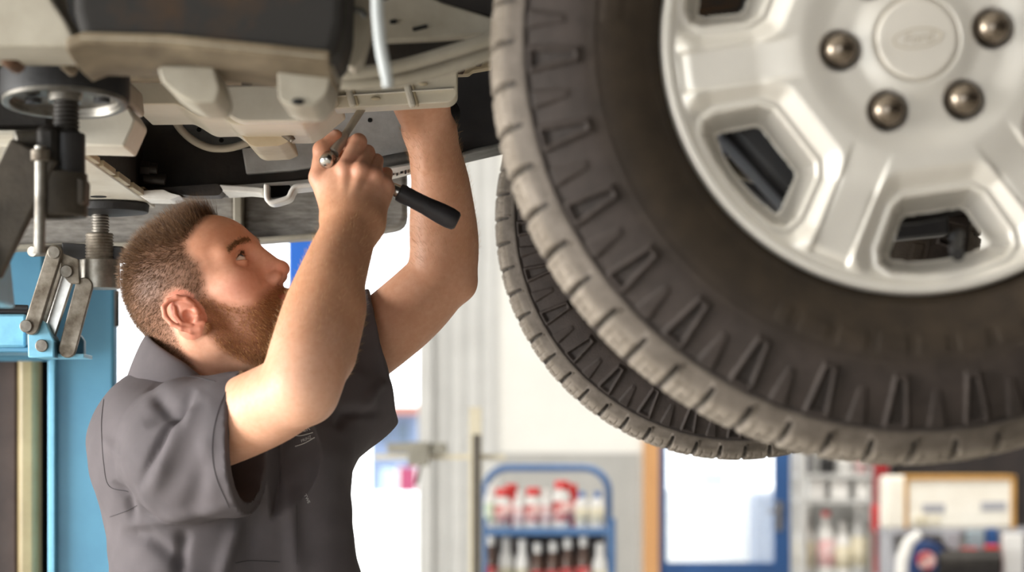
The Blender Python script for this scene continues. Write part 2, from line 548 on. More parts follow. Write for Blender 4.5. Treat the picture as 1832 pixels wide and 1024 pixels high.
# --- tyre: profile swept round with a relief function for lugs, trapezoid sidewall bosses and grooves
def make_tire_mesh():
    P = np.array([(0.2300, 0.034), (0.2375, 0.026), (0.2450, 0.016), (0.2560, 0.0055), (0.2720, -0.002), (0.2920, -0.006), (0.3120, -0.006), (0.3300, -0.0025),
                  (0.3480, 0.0035), (0.3640, 0.0105), (0.3760, 0.0175), (0.3850, 0.0260), (0.3920, 0.0380), (0.3965, 0.0560), (0.3990, 0.0850), (0.4000, 0.1300)])
    # smooth resample (Catmull-Rom), fine in the sidewall
    def cr(P, n):
        out = []
        Q = np.vstack([2 * P[0] - P[1], P, 2 * P[-1] - P[-2]])
        for i in range(1, len(Q) - 2):
            t = np.linspace(0, 1, n, endpoint=False)[:, None]
            p0, p1, p2, p3 = Q[i - 1], Q[i], Q[i + 1], Q[i + 2]
            out.append(0.5 * (2 * p1 + (p2 - p0) * t + (2 * p0 - 5 * p1 + 4 * p2 - p3) * t * t + (3 * p1 - p0 - 3 * p2 + p3) * t ** 3))
        return np.vstack(out + [P[-1:]])
    S = cr(P, 9)
    dS = np.gradient(S, axis=0); nS = np.stack([-dS[:, 1], dS[:, 0]], -1)
    nS /= np.linalg.norm(nS, axis=1)[:, None]
    nS = -nS   # outward: towards -w on the sidewall, +r on the tread
    if nS[-1, 0] < 0: nS = -nS
    nth = 60 * 26
    T = np.arange(nth) / nth * 2 * PI
    r = S[:, 0][:, None]; w = S[:, 1][:, None]
    u = (T / (2 * PI) * 60)[None, :]
    cell = np.floor(u); f = u - cell - 0.5                   # -0.5..0.5 in a cell of six degrees
    odd = (cell.astype(int) % 2)
    big = (odd == 0)
    rad = np.broadcast_to(r, (len(S), nth))
    x = f * (2 * PI / 60) * rad                              # metres across the cell
    disp = np.zeros((len(S), nth))
    # trapezoid bosses on the sidewall
    lo = np.where(big, 0.318, 0.332); hi = np.where(big, 0.3665, 0.3665)
    hw_in = np.where(big, 0.0066, 0.0036); hw_out = np.where(big, 0.0128, 0.0088)
    tt = np.clip((rad - lo) / (hi - lo), 0, 1)
    hw = hw_in + (hw_out - hw_in) * tt
    dedge = np.maximum(np.abs(x) - hw, np.maximum(lo - rad, rad - hi))
    inside = 1 - sm(-0.0010, 0.0006, dedge)
    core = 1 - sm(-0.0058, -0.0036, dedge)
    disp += np.where(big, 0.0048 * inside - 0.0052 * core, 0.0040 * inside * (0.35 + 0.65 * tt))
    # circumferential line where the shoulder begins
    sh = sm(0.3660, 0.3685, rad) * (w < 0.12)
    disp += 0.0030 * sh
    # shoulder lugs: a narrow notch every six degrees, alternate lugs longer and shorter
    notch_w = 0.0014 + 0.0016 * sm(0.374, 0.392, rad)
    edge = (0.5 - np.abs(f)) * (2 * PI / 60) * rad
    notch = (1 - sm(notch_w * 0.6, notch_w * 1.3, edge)) * sm(0.376, 0.384, rad)
    disp -= 0.0085 * notch
    disp -= 0.0038 * sm(0.3735, 0.376, rad) * (1 - sm(0.3895, 0.3925, rad)) * odd * (1 - sm(.38, .47, np.abs(f)))
    ringd = np.exp(-((rad - 0.3672) / 0.0011) ** 2) * (w < .12)
    disp -= 0.0022 * ringd
    # sipes in the lugs
    sip = (1 - sm(0.0004, 0.0010, np.abs(np.abs(x) - 0.0075))) * sm(0.389, 0.3925, rad)
    disp -= 0.0022 * sip
    # tread grooves running round
    for gw in (0.062, 0.105):
        disp -= 0.009 * (1 - sm(0.0030, 0.0048, np.abs(w + 0 * x - gw - 0.006 * np.sign(f) * 0.6)))
    # bead ring near the rim, faint raised ring
    disp += 0.0012 * np.exp(-((rad - 0.2520) / 0.0022) ** 2) + 0.0010 * np.exp(-((rad - 0.3060) / 0.0012) ** 2)
    # worn raised arcs and blocks between the rim and the bosses
    tq = T[None, :] * 180 / PI
    blk = ((np.sin(np.radians(tq * 3.0)) > 0.15) & (np.mod(tq, 7.5) < 5.2)).astype(float)
    disp += 0.0009 * blk * sm(0.2800, 0.2815, rad) * (1 - sm(0.2965, 0.2980, rad))
    rr = r + nS[:, 0][:, None] * disp; ww = w + nS[:, 1][:, None] * disp
    Vx = np.stack([rr * np.cos(T)[None], ww + 0 * rr, rr * np.sin(T)[None]], -1)
    # dust: shoulder and tread are pale with dry dirt, lower sidewall brown
    base = np.array(lin((54, 45, 40))); brown = np.array(lin((53, 42, 29))); dusty = np.array(lin((146, 136, 124)))
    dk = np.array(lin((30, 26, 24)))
    k1 = (1 - sm(0.285, 0.325, rad))[..., None]
    k2 = (.35 * sm(0.366, 0.374, rad) + .6 * sm(0.384, 0.395, rad))[..., None]
    Cc = base * (1 - k1) + brown * k1
    Cc = Cc * (1 - k2) + dusty * k2
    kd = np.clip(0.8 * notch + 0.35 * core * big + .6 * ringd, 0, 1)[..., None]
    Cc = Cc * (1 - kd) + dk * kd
    ns = len(S)
    # plain inner half (mirror of the profile, coarse)
    B = S[::-1][1::3].copy(); B = np.vstack([B, S[:1]]); B[:, 1] = 0.262 - B[:, 1] + 0.0
    nb = len(B)
    Vb_ = np.stack([B[:, 0][:, None] * np.cos(T)[None], np.broadcast_to(B[:, 1][:, None], (nb, nth)), B[:, 0][:, None] * np.sin(T)[None]], -1)
    Vall = np.concatenate([Vx, Vb_], 0); Call = np.concatenate([Cc, np.broadcast_to(base, (nb, nth, 3))], 0)
    nn = ns + nb
    i, j = np.meshgrid(np.arange(nn - 1), np.arange(nth), indexing='ij'); j2 = (j + 1) % nth
    Fq = np.stack([i * nth + j, (i + 1) * nth + j, (i + 1) * nth + j2, i * nth + j2], -1).reshape(-1, 4)
    return Vall.reshape(-1, 3), Fq, Call.reshape(-1, 3)
tV, tF, tC = make_tire_mesh()
torg = np.array([WX, YN + 0.006, WZ])
tire = mesh_obj('tire', tV + torg, tF, MATS['rubber'], wheel, angle=180, colors=tC, origin=torg)
tag(tire, 'dusty all-terrain tyre with trapezoid sidewall bosses')

# far wheel on the other end of the axle: steel inner rim and the same tyre
FY = 4.03
forg = np.array([WX, FY, WZ])
fr = MB()
fr.lathe([(0.240, 0.010), (0.238, 0.012), (0.224, 0.03), (0.214, 0.07), (0.212, 0.14), (0.2, 0.19), (0.08, 0.2), (0.0, 0.2)], forg, (0, 1, 0), 72, caps=False)
fwheel = fr.build('alloy_wheel', MATS['alloy'], truck)
tag(fwheel, 'silver alloy wheel on the far side of the axle')
t2 = tire.copy(); COL.objects.link(t2); t2.parent = fwheel
t2.location = forg + np.array([0, 0.006, 0]) - WORLDLOC[fwheel.name]
t2.rotation_euler = (0, math.radians(23), 0)
tag(t2, 'dusty all-terrain tyre on the far side')
WORLDLOC[t2.name] = forg
# ------------------------------------------------------------------ underbody of the truck
M('beige_coat', (222, 213, 194), (204, 193, 170), scale=9, rough=0.5, bump=0.12, bscale=90, contrast=(0.3, 0.8))
M('pale_coat', (228, 222, 208), (212, 204, 188), scale=9, rough=0.5, bump=0.1, bscale=90)
M('tan_coat', (200, 186, 158), (180, 164, 134), scale=12, rough=0.55, bump=0.2, bscale=120)
M('grey_coat', (176, 169, 154), (152, 144, 128), scale=10, rough=0.55, bump=0.2, bscale=80)
M('beige_brown', (126, 112, 90), (88, 75, 57), scale=14, rough=0.75, bump=0.4, bscale=70)
M('tank_dark', (42, 40, 38), (84, 58, 30), scale=7, rough=0.7, spec=0.2, bump=0.2, bscale=60, contrast=(0.52, 0.85))
M('rail_brown', (62, 54, 46), (38, 33, 29), scale=10, rough=0.55, metal=0.25, bump=0.3, bscale=120)
M('rail_grey', (208, 208, 205), (160, 158, 154), scale=16, rough=0.5, metal=0.2, bump=0.2, bscale=150, contrast=(0.3, 0.75))
M('slate', (112, 112, 109), (84, 83, 79), scale=18, rough=0.55, metal=0.3, bump=0.2, bscale=200)
M('scuffed', (172, 166, 158), (108, 102, 95), scale=22, rough=0.6, stretch=(1.2, 1, 6.0), bump=0.4, bscale=80, contrast=(0.32, 0.72))
M('strip_white', (234, 231, 224), (216, 211, 202), scale=20, rough=0.4)
M('hole_black', (8, 8, 8), rough=0.9)
M('rust', (92, 62, 38), (60, 40, 26), scale=40, rough=0.8, bump=0.5, bscale=120)
M('hose_grey', (176, 180, 180), (164, 168, 168), scale=20, rough=0.45)

def part(name, poly, Y, thick, mat, bevel=0.004, rnd=0.0, seg=3, parent=None, angle=40):
    b = MB()
    if rnd: poly = round_poly(poly, rnd)
    b.pxprism(poly, Y, thick)
    return b.build(name, MATS[mat], parent or truck, bevel=bevel, seg=seg, angle=angle)

def ribbon(path, Y, tpx, depth):
    """flat strip bent along a pixel path"""
    P = np.array(path, float); L_ = []; R_ = []
    for i in range(len(P)):
        t = P[min(i + 1, len(P) - 1)] - P[max(i - 1, 0)]; t /= np.linalg.norm(t)
        n = np.array([-t[1], t[0]]) * tpx / 2
        L_.append(tuple(P[i] + n)); R_.append(tuple(P[i] - n))
    b = MB()
    V = []; F = []
    for k in range(len(P)):
        for (q, d) in ((L_[k], 0), (R_[k], 0), (R_[k], depth), (L_[k], depth)):
            p = at(q[0], q[1], Y); p[1] += d; V.append(p)
    for k in range(len(P) - 1):
        for j in range(4):
            F.append((4 * k + j, 4 * k + (j + 1) % 4, 4 * k + 4 + (j + 1) % 4, 4 * k + 4 + j))
    F.append((0, 1, 2, 3)); e = 4 * (len(P) - 1); F.append((e + 3, e + 2, e + 1, e))
    b.add(V, F)
    return b

def smooth_path(P, n=6):
    P = np.array(P, float); Q = np.vstack([2 * P[0] - P[1], P, 2 * P[-1] - P[-2]]); out = []
    for i in range(1, len(Q) - 2):
        for t in np.linspace(0, 1, n, endpoint=False):
            p0, p1, p2, p3 = Q[i - 1:i + 3]
            out.append(0.5 * (2 * p1 + (p2 - p0) * t + (2 * p0 - 5 * p1 + 4 * p2 - p3) * t * t + (3 * p1 - p0 - 3 * p2 + p3) * t ** 3))
    out.append(P[-1])
    return out

# floor pan and body shell over everything
b = MB(); b.box2((-2.6, 2.42, 2.16), (2.3, 4.25, 2.24)); b.build('floor_pan', MATS['tank_dark'], truck, bevel=.01)
b = MB(); b.box2((-2.6, 2.36, 2.05), (-0.12, 2.42, 2.7)); b.box2((0.86, 2.36, 2.05), (2.3, 2.42, 2.7)); b.box2((-0.12, 2.36, 2.31), (0.86, 2.42, 2.7))
b.build('near_body_side', M('body_white', (226, 226, 222), rough=.25, coat=.5), truck, bevel=.01)
b = MB(); b.box2((-2.6, 4.26, 1.99), (-0.12, 4.32, 2.7)); b.box2((0.86, 4.26, 2.05), (2.3, 4.32, 2.7)); b.box2((-0.12, 4.26, 2.31), (0.86, 4.32, 2.7))
b.build('far_body_side', MATS['body_white'], truck, bevel=.01)

# far rocker / running board, scuffed grey, two panels with a pale lap joint
part('rocker_panel', [(-1700, 300), (424, 300), (424, 429), (200, 440), (-1700, 475)], 4.15, .09, 'scuffed', .01)
part('rocker_panel', round_poly([(437, 300), (727, 300), (727, 405), (680, 414), (437, 433)], [0, 0, 26, 20, 0]), 4.17, .08, 'scuffed', .008)
part('lap_joint', [(417, 300), (433, 300), (433, 428), (417, 430)], 4.135, .05, 'grey_coat', .003)
for pth in ([(-1700, 473), (200, 438), (424, 428)], [(437, 431), (680, 412)]):
    ribbon(smooth_path(pth), 4.14, 9, .06).build('rocker_lip', MATS['grey_coat'], truck, bevel=.003)  # pale lip, the bottom edge's highlight painted into its colour
# far frame rail
part('frame_rail', [(-1900, 150), (900, 110), (1010, 110), (1010, 238), (893, 258), (740, 290), (560, 322), (470, 334), (395, 345), (230, 346), (-1900, 350)], 3.76, .075, 'rail_brown', .006)
part('inner_plate', [(520, 150), (800, 150), (800, 262), (738, 278), (700, 277), (668, 283), (620, 286), (560, 300), (520, 306), (440, 312), (430, 250)], 3.742, .016, 'rail_grey', .003)
part('black_plate', [(796, 100), (1010, 80), (1010, 236), (893, 262), (806, 282)], 3.735, .02, 'black_plastic', .004)  # black plate across the right end of the rail
ribbon(smooth_path([(395, 337), (470, 332), (560, 324), (650, 308), (740, 292)]), 3.735, 9, .11).build('lower_flange', MATS['strip_white'], truck, bevel=.002)  # highlight on the flange underside painted as white
ribbon(smooth_path([(742, 296), (820, 276), (893, 259), (1000, 236)]), 3.73, 7, .11).build('lower_flange', MATS['slate'], truck, bevel=.002)
part('number_strip', [(688, 303), (736, 294), (737, 308), (688, 320)], 3.70, .03, 'strip_white', .001)
for k, (x, y, w_, h_) in enumerate(((700, 311, 5, 3), (709, 310, 3, 5), (716, 307, 5, 4), (724, 305, 3, 7), (730, 304, 2, 6))):
    part('print_mark', [(x, y), (x + w_, y - 1), (x + w_, y + h_ - 1), (x, y + h_)], 3.6985, .0012, 'black_plastic', 0)
b = MB(); b.tube([at(x, y, 3.72) for x, y in smooth_path([(660, 296), (700, 287), (760, 276), (800, 268)])], .009, 12); b.build('brake_pipe', MATS['slate'], truck)
# holes in the inner plate
for (x, y, w_, h_) in ((598, 219, 17, 7), (662, 215, 8, 8), (525, 248, 7, 7), (590, 262, 5, 5)):
    pl = round_poly([(x - w_ / 2, y - h_ / 2), (x + w_ / 2, y - h_ / 2), (x + w_ / 2, y + h_ / 2), (x - w_ / 2, y + h_ / 2)], min(w_, h_) * .48)
    part('hole', pl, 3.7412, .002, 'hole_black', 0)
# pale strip and looped hanger bracket
ribbon(smooth_path([(392, 336), (430, 338), (458, 340), (470, 342)], 4), 3.715, 12, .06).build('hanger_strip', MATS['strip_white'], truck, bevel=.003)
ribbon(smooth_path([(476, 328), (476, 345), (478, 357), (487, 361), (505, 357), (516, 352), (521, 342), (528, 334), (545, 331), (580, 328)], 5), 3.70, 9, .05).build('hanger_bracket', MATS['strip_white'], truck, bevel=.003)
part('hanger_gap', [(480, 330), (520, 330), (516, 350), (484, 354)], 3.735, .02, 'hole_black', .002)
part('rail_sleeve', round_poly([(262, 338), (390, 328), (400, 340), (392, 350), (345, 351), (310, 346)], 5), 3.715, .05, 'rail_brown', .006)
part('corner_bracket', round_poly([(240, 342), (292, 339), (304, 345), (324, 350), (305, 357), (258, 356)], 4), 3.70, .07, 'strip_white', .004)
ribbon([(241, 300), (242, 330), (246, 336), (258, 336)], 3.70, 4, .05).build('corner_clip', MATS['tan_coat'], truck, bevel=.001)
b = MB(); b.cyl(at(252, 300, 3.70), at(268, 301, 3.70), .011, n=6); b.cyl(at(268, 301, 3.70), at(281, 302, 3.70), .008); b.cyl(at(258, 318, 3.71), at(296, 322, 3.71), .0085)
b.build('bracket_bolt', MATS['rail_brown'], truck)
# curved lip of the spring bucket and the slate disc inside it
part('bucket_plate', round_poly([(300, 150), (470, 150), (470, 262), (400, 268), (345, 250), (312, 215)], 12), 3.735, .02, 'slate', .002)
b = MB(); b.tube([at(x, y, 3.715) for x, y in smooth_path([(302, 168), (303, 188), (310, 210), (324, 232), (345, 251), (370, 263), (392, 266), (415, 264), (438, 257), (470, 246)])], .0058, 12)
b.build('bucket_lip', MATS['beige_coat'], truck)
for (x, y) in ((356, 232), (396, 251)):
    b = MB(); c = at(x, y, 3.7345); b.cyl(c, c + np.array([0, .003, 0]), .0036, n=16); b.build('hole', MATS['hole_black'], truck)
# cross member under the far left, carries the far lift pad
b = MB(); b.box2((-0.86, 2.98, 1.832), (-0.5405, 3.875, 1.838)); b.build('crossmember_plate', MATS['pale_coat'], truck, bevel=.002)  # underside lit from below, its light painted in as a pale coat
b = MB(); b.box2((-0.83, 3.0, 1.838), (-0.543, 3.86, 1.95)); b.build('crossmember', MATS['rail_brown'], truck, bevel=.008)
for k in range(5):
    y0_ = 3.06 + k * .135
    b = MB(); b.box2((-0.5425, y0_, 1.834), (-0.533, y0_ + .105, 1.8425)); b.build('edge_tab', MATS['tan_coat'], truck, bevel=.001)
c = at(176, 356, 3.70); c[2] = 1.8318
b = MB(); b.cyl(c, c + np.array([0, 0, -.0008]), .012, n=24); b.build('hole', MATS['hole_black'], truck)
# pale plate behind the near lift pad
part('pad_plate', round_poly([(-200, 188), (228, 188), (244, 214), (222, 263), (150, 261), (-200, 264)], [0, 8, 8, 4, 3, 0]), 3.02, .10, 'pale_coat', .006)
part('plate_slit', [(-80, 198), (55, 199), (55, 203), (-80, 204)], 3.018, .004, 'hole_black', 0)
part('near_member', [(-2400, 88), (40, 90), (115, 92), (120, 125), (230, 140), (235, 188), (-2400, 188)], 3.05, .12, 'grey_coat', .006)
# gearbox pan and crossbeam in the middle
pan = [(222, 146), (288, 138), (330, 140), (395, 150), (400, 142), (590, 130), (602, 176), (577, 196), (558, 213), (540, 223), (424, 224), (411, 220), (398, 210), (359, 211), (348, 207), (326, 193), (314, 187), (233, 188)]
part('gearbox_pan', round_poly(pan, 5), 3.24, .20, 'beige_coat', .010, seg=4)
part('pan_face', round_poly([(396, 162), (404, 152), (588, 146), (594, 172), (560, 205), (540, 218), (428, 219), (404, 205)], 12), 3.215, .04, 'pale_coat', .012, seg=4)
part('pan_sump', round_poly([(410, 218), (446, 259), (456, 263), (500, 261), (517, 254), (506, 216)], 5), 3.36, .16, 'tan_coat', .006)
b = MB(); b.cyl(at(508, 238, 3.355), at(521, 247, 3.355), .006, n=10); b.cyl(at(518, 243, 3.355), at(524, 252, 3.355), .0045, n=10); b.build('sump_bolt', MATS['worn_steel'], truck)
# stamped heat shield over the far hand
part('heat_shield', round_poly([(577, 196), (700, 189), (806, 183), (818, 172), (818, 100), (640, 100), (585, 130)], [4, 0, 14, 14, 0, 0, 0]), 3.30, .05, 'beige_coat', .012, seg=4)
for x in (620, 727):
    ribbon([(x - 2, 142), (x + 5, 168), (x + 11, 190)], 3.292, 12, .02).build('rib_shade_pair', MATS['pale_coat'], truck, bevel=.003)
    ribbon([(x + 9, 142), (x + 14, 168), (x + 20, 188)], 3.296, 6, .02).build('rib_shade_pair', MATS['tan_coat'], truck, bevel=.002)  # tan strip paints the shade beside each rib
ribbon([(600, 172), (700, 165), (812, 158)], 3.295, 3, .01).build('shield_crease', MATS['pale_coat'], truck, bevel=.001)
for (x, y) in ((664, 153), (672, 176), (757, 150)):
    b = MB(); c = at(x, y, 3.297); b.sphere(c, .0045, (1.4, .6, .6)); b.build('rivet', MATS['tan_coat'], truck)
part('bolt_bracket', round_poly([(812, 116), (880, 100), (880, 120), (845, 126), (838, 132), (814, 133)], 3), 3.48, .03, 'tan_coat', .003)
for (x, y) in ((824, 126), (830, 115), (856, 112)):
    b = MB(); c = at(x, y, 3.478); b.cyl(c, c - np.array([0, .01, 0]), .0065, n=6); b.build('nut', MATS['rust'], truck)
# knob behind the far wrist
b = MB(); c = at(803, 204, 3.62); b.sphere(c, .017, (1, 1, 1.25)); b.cyl(c, c + np.array([0, .1, .0]), .008); b.build('rubber_stop', MATS['black_rubber'], truck)

# near side, out of focus: tank, its lit underside painted paler
tank = [(126, -150), (130, 20), (142, 60), (160, 72), (300, 76), (450, 92), (585, 106), (604, 90), (616, 40), (622, -150)]
part('fuel_tank', round_poly(tank, [0, 6, 8, 14, 6, 6, 14, 10, 4, 0]), 2.40, .155, 'tank_dark', .014, seg=4)
# brown sheet under the tank, light from below painted into its colour
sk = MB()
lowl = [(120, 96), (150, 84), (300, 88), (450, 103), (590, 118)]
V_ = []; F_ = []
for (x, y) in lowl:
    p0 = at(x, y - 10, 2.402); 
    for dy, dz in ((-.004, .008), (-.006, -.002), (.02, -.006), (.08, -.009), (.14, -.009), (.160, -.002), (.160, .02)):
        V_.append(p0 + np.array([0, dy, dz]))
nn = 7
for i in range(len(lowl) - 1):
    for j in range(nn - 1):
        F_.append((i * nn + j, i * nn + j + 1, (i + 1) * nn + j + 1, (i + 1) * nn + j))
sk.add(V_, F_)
sk.build('lit_underside', MATS['beige_brown'], truck, solid=.006, bevel=.002, angle=60)
ribbon(smooth_path([(138, 68), (300, 73), (450, 89), (588, 103)]), 2.394, 14, .02).build('tank_seam', MATS['grey_coat'], truck, bevel=.006)
part('tank_bracket', round_poly([(282, 122), (292, 116), (382, 118), (394, 160), (386, 184), (346, 184), (318, 170), (290, 148)], 8), 2.46, .12, 'grey_coat', .012, seg=4)
part('tank_bracket', round_poly([(496, 112), (600, 96), (584, 168), (562, 190), (524, 189), (498, 178)], 9), 2.45, .12, 'grey_coat', .012, seg=4)
b = MB(); c = at(533, 182, 2.448); b.sphere(c, .0042, (1.5, .6, .8)); b.build('hole', MATS['hole_black'], truck)
part('tank_rear_wall', [(126, 60), (600, 60), (600, 152), (500, 150), (126, 140)], 2.99, .03, 'beige_brown', .005)
for (x, y) in ((454, 125), (442, 150)):
    part('hole', round_poly([(x - 10, y - 3), (x + 10, y - 3), (x + 10, y + 3), (x - 10, y + 3)], 3), 2.988, .003, 'hole_black', 0)
# right of the tank: strut, brake hose, sill flanges and slotted beam
part('strut', round_poly([(614, -150), (616, 20), (622, 62), (618, 116), (634, 122), (648, 106), (660, 62), (669, 18), (664, -150)], 6), 2.60, .05, 'grey_coat', .014, seg=4)
b = MB(); b.tube([at(x, y, 2.59) for x, y in smooth_path([(622, 26), (632, 18), (646, 20), (655, 30)])], .0035, 10); b.build('strut_clip', MATS['slate'], truck)
b = MB(); b.tube([at(x, y, 2.36) for x, y in smooth_path([(674, -160), (675, 0), (677, 40), (682, 88), (691, 132), (694, 156)])], [.0058] * 25 + [.0052] * 6, 16); b.build('brake_hose', MATS['hose_grey'], truck)
b = MB(); b.tube([at(x, y, 2.72) for x, y in smooth_path([(560, 132), (640, 130), (720, 117), (800, 94), (900, 62)])], .0072, 14); b.build('sill_flange', MATS['grey_coat'], truck)
b = MB(); b.tube([at(x, y, 2.74) for x, y in smooth_path([(560, 148), (680, 146), (760, 132), (820, 114), (910, 82)])], .0085, 14); b.build('sill_flange', MATS['grey_coat'], truck)
part('sill_web', [(600, 40), (900, 40), (900, 78), (820, 106), (740, 124), (600, 140)], 2.78, .03, 'rail_brown', .004)
part('slotted_beam', [(672, 8), (740, -20), (790, 4), (900, 38), (900, 58), (770, 68), (672, 72)], 2.74, .03, 'grey_coat', .008, rnd=4)
part('beam_slot', round_poly([(736, 50), (764, 43), (766, 49), (740, 56)], 3), 2.738, .004, 'hole_black', 0)
part('beam_slot', round_poly([(697, 36), (709, 34), (710, 42), (698, 43)], 3), 2.738, .004, 'hole_black', 0)
part('sill_upper', [(600, -160), (930, -160), (930, 48), (790, 10), (740, -14), (672, 20), (600, 40)], 2.80, .04, 'rail_brown', .004)
# rounded cover at the top left corner
part('step_cover', round_poly([(-3000, -160), (66, -160), (84, -10), (116, 34), (136, 74), (122, 84), (-3000, 84)], [0, 0, 60, 40, 10, 14, 0]), 2.44, .12, 'grey_coat', .030, seg=5)
part('step_bracket', [(-10, 88), (38, 88), (26, 120), (4, 120)], 2.52, .05, 'rust', .006)
part('step_bracket', [(98, 86), (128, 94), (124, 124), (108, 126)], 2.56, .05, 'beige_brown', .006)
# hub and brake behind the near wheel, axle tube across
b = MB()
b.lathe([(0.03, .02), (0.165, .02), (0.165, .03), (0.10, .035), (0.10, .075), (0.07, .08), (0.07, .12)], (WX, YN + .10, WZ), (0, 1, 0), 48)
b.build('brake_disc', MATS['dark_steel'], truck)
b = MB(); c = np.array([WX, YN + .12, WZ]); q = math.radians(222)
b.box(c + np.array([math.cos(q) * .155, 0, math.sin(q) * .155]), (.06, .09, .13), R=np.array(Matrix.Rotation(-q, 3, 'Y')))
b.build('brake_caliper', MATS['black_plastic'], truck, bevel=.012)
b = MB(); b.cyl((WX, YN + .18, WZ), (WX, 4.2, WZ), .042, n=28); b.sphere((WX + .0, 3.32, WZ), .13, (1, .9, 1)); b.build('axle', MATS['rail_brown'], truck)
b = MB(); b.tube([(WX - .2, 2.9, WZ - .02), (WX - .02, 2.9, WZ - .06), (WX + .16, 2.9, WZ - .04)], .022, 14); b.build('control_arm', MATS['grey_coat'], truck)
b = MB(); b.tube([at(1300, 290, 2.58), at(1380, 316, 2.58), at(1480, 338, 2.58)], .013, 12); b.build('tie_rod', MATS['grey_coat'], truck)
part('hub_shield', round_poly([(1290, 170), (1500, 170), (1500, 380), (1400, 390), (1290, 300)], 10), 2.66, .02, 'black_plastic', .006)
part('hub_shield', round_poly([(1600, 300), (1690, 310), (1700, 420), (1600, 430)], 8), 2.9, .03, 'black_plastic', .006)
# ------------------------------------------------------------------ two-post lift
def threads(bm_, c, r, z0, z1, pitch, depth):
    prof = []; z = z0; up = z1 > z0
    n = int(abs(z1 - z0) / pitch)
    for k in range(n):
        za = z0 + (z1 - z0) * k / n; zb = z0 + (z1 - z0) * (k + .5) / n
        prof += [(r - depth, za), (r, za + (zb - za) * .6), (r, zb), (r - depth, zb + (zb - za) * .5)]
    prof.append((r - depth, z1))
    bm_.lathe(prof, (c[0], c[1], 0), (0, 0, 1), 28)

LY = 3.80
lift = thing('lift_post', 'pale blue lift post with carriage at the left behind the mechanic', 'lift post', (at(120, 0, 4.8)[0], 4.8, 0))
PY = 4.68
X = lambda p, Y: at(p, 0, Y)[0]
Z = lambda p, Y: at(0, p, Y)[2]
b = MB(); b.box2((X(96, PY), PY, 0.02), (X(204, PY), PY + .05, 3.6)); b.build('column', MATS['blue_paint'], lift, bevel=.006)
b = MB(); b.box2((X(89, PY), PY - .02, 0.02), (X(101, PY), PY + .05, 3.6)); b.build('column_flange', MATS['arm_blue'], lift, bevel=.002)
b = MB(); b.box2((X(-160, PY), PY + .02, 0.02), (X(-90, PY), PY + .22, 3.6)); b.build('column', MATS['blue_paint'], lift, bevel=.006)
b = MB(); b.box2((X(-100, PY), PY + .19, 0.02), (X(112, PY), PY + .22, 3.6)); b.build('column_web', MATS['hole_black'], lift)
b = MB(); b.box2((X(18, PY), PY + .06, 0.1), (X(56, PY), PY + .12, 3.4)); b.build('cylinder_rod', M('rod_tan', (170, 152, 112), (150, 132, 94), scale=8, rough=.4), lift, bevel=.012)
b = MB(); b.box2((X(-40, PY), PY + .08, 0.1), (X(16, PY), PY + .16, 3.4)); b.build('lift_chain', M('chain_brown', (92, 76, 70), (72, 58, 54), scale=8, rough=.6), lift, bevel=.006)
b = MB(); b.box2((X(-170, PY), PY - .09, Z(648, PY)), (X(94, PY), PY - .022, Z(330, PY))); b.build('carriage', MATS['blue_paint'], lift, bevel=.006)
b = MB(); b.cyl(at(209, 520, 4.62), at(209, 585, 4.62), .005, n=12); b.build('lock_rod', MATS['dark_steel'], lift)
b = MB(); b.box2((X(-200, PY), PY - .3, 0), (X(240, PY), PY + .4, .02)); b.build('base_plate', MATS['blue_paint'], lift)

# far swing arm with parallelogram adapter, in focus
arm = thing('lift_swing_arm', 'light blue swing arm with steel link adapter holding the far frame', 'lift arm', (at(60, 0, LY)[0], LY, at(0, 640, LY)[2]))
b = MB(); b.pxprism([(-420, 562), (46, 562), (46, 622), (-420, 622)], LY - .02, .13); b.build('arm_beam', MATS['arm_blue'], arm, bevel=.004)
b = MB(); b.pxprism([(-420, 621), (52, 621), (52, 631), (-420, 631)], LY - .015, .12); b.build('arm_foot', MATS['blue_paint'], arm, bevel=.002)
for y in (551, 558):
    b = MB(); b.tube([at(-420, y, LY), at(20, y, LY), at(50, y + 1, LY)], .0052, 12); b.build('air_hose', MATS['black_rubber'], arm)
b = MB(); b.pxprism([(-200, 544), (14, 544), (14, 550), (-200, 550)], LY + .01, .04); b.build('arm_top_plate', MATS['blue_paint'], arm, bevel=.002)
brk = [(49, 600), (50, 640), (96, 640), (97, 610), (82, 578), (72, 572), (52, 590)]
b = MB(); b.pxprism(brk, LY - .045, .02); b.build('arm_fork', MATS['arm_blue'], arm, bevel=.002)
b = MB(); b.pxprism([(92, 640), (92, 612), (80, 580), (97, 608), (98, 640)], LY - .044, .05); b.build('fork_side', MATS['blue_paint'], arm, bevel=.001)
b = MB(); b.pxprism([(102, 640), (104, 615), (142, 598), (150, 610), (150, 640)], LY + .045, .022); b.build('arm_fork', MATS['blue_paint'], arm, bevel=.002)
b = MB(); b.pxprism([(60, 640), (150, 640), (150, 633), (60, 633)], LY - .02, .08); b.build('fork_floor', MATS['arm_blue'], arm, bevel=.001)
def link(name, a, c, wpx, Y, th, mat):
    a = np.array(a, float); c = np.array(c, float); d = c - a; ang = math.atan2(d[1], d[0])
    pl = []
    for k in range(9): q = ang + PI / 2 + k / 8 * PI; pl.append((a[0] + math.cos(q) * wpx / 2, a[1] + math.sin(q) * wpx / 2))
    for k in range(9): q = ang - PI / 2 + k / 8 * PI; pl.append((c[0] + math.cos(q) * wpx / 2, c[1] + math.sin(q) * wpx / 2))
    bb = MB(); bb.pxprism(pl, Y, th)
    return bb.build(name, MATS[mat], arm, bevel=.0015)
link('link_bar', (97, 452), (55, 586), 27, LY - .062, .016, 'worn_steel')
link('link_bar', (108, 455), (66, 590), 24, LY + .05, .016, 'worn_steel')
link('link_bar', (122, 492), (84, 610), 22, LY - .018, .012, 'bright_steel')
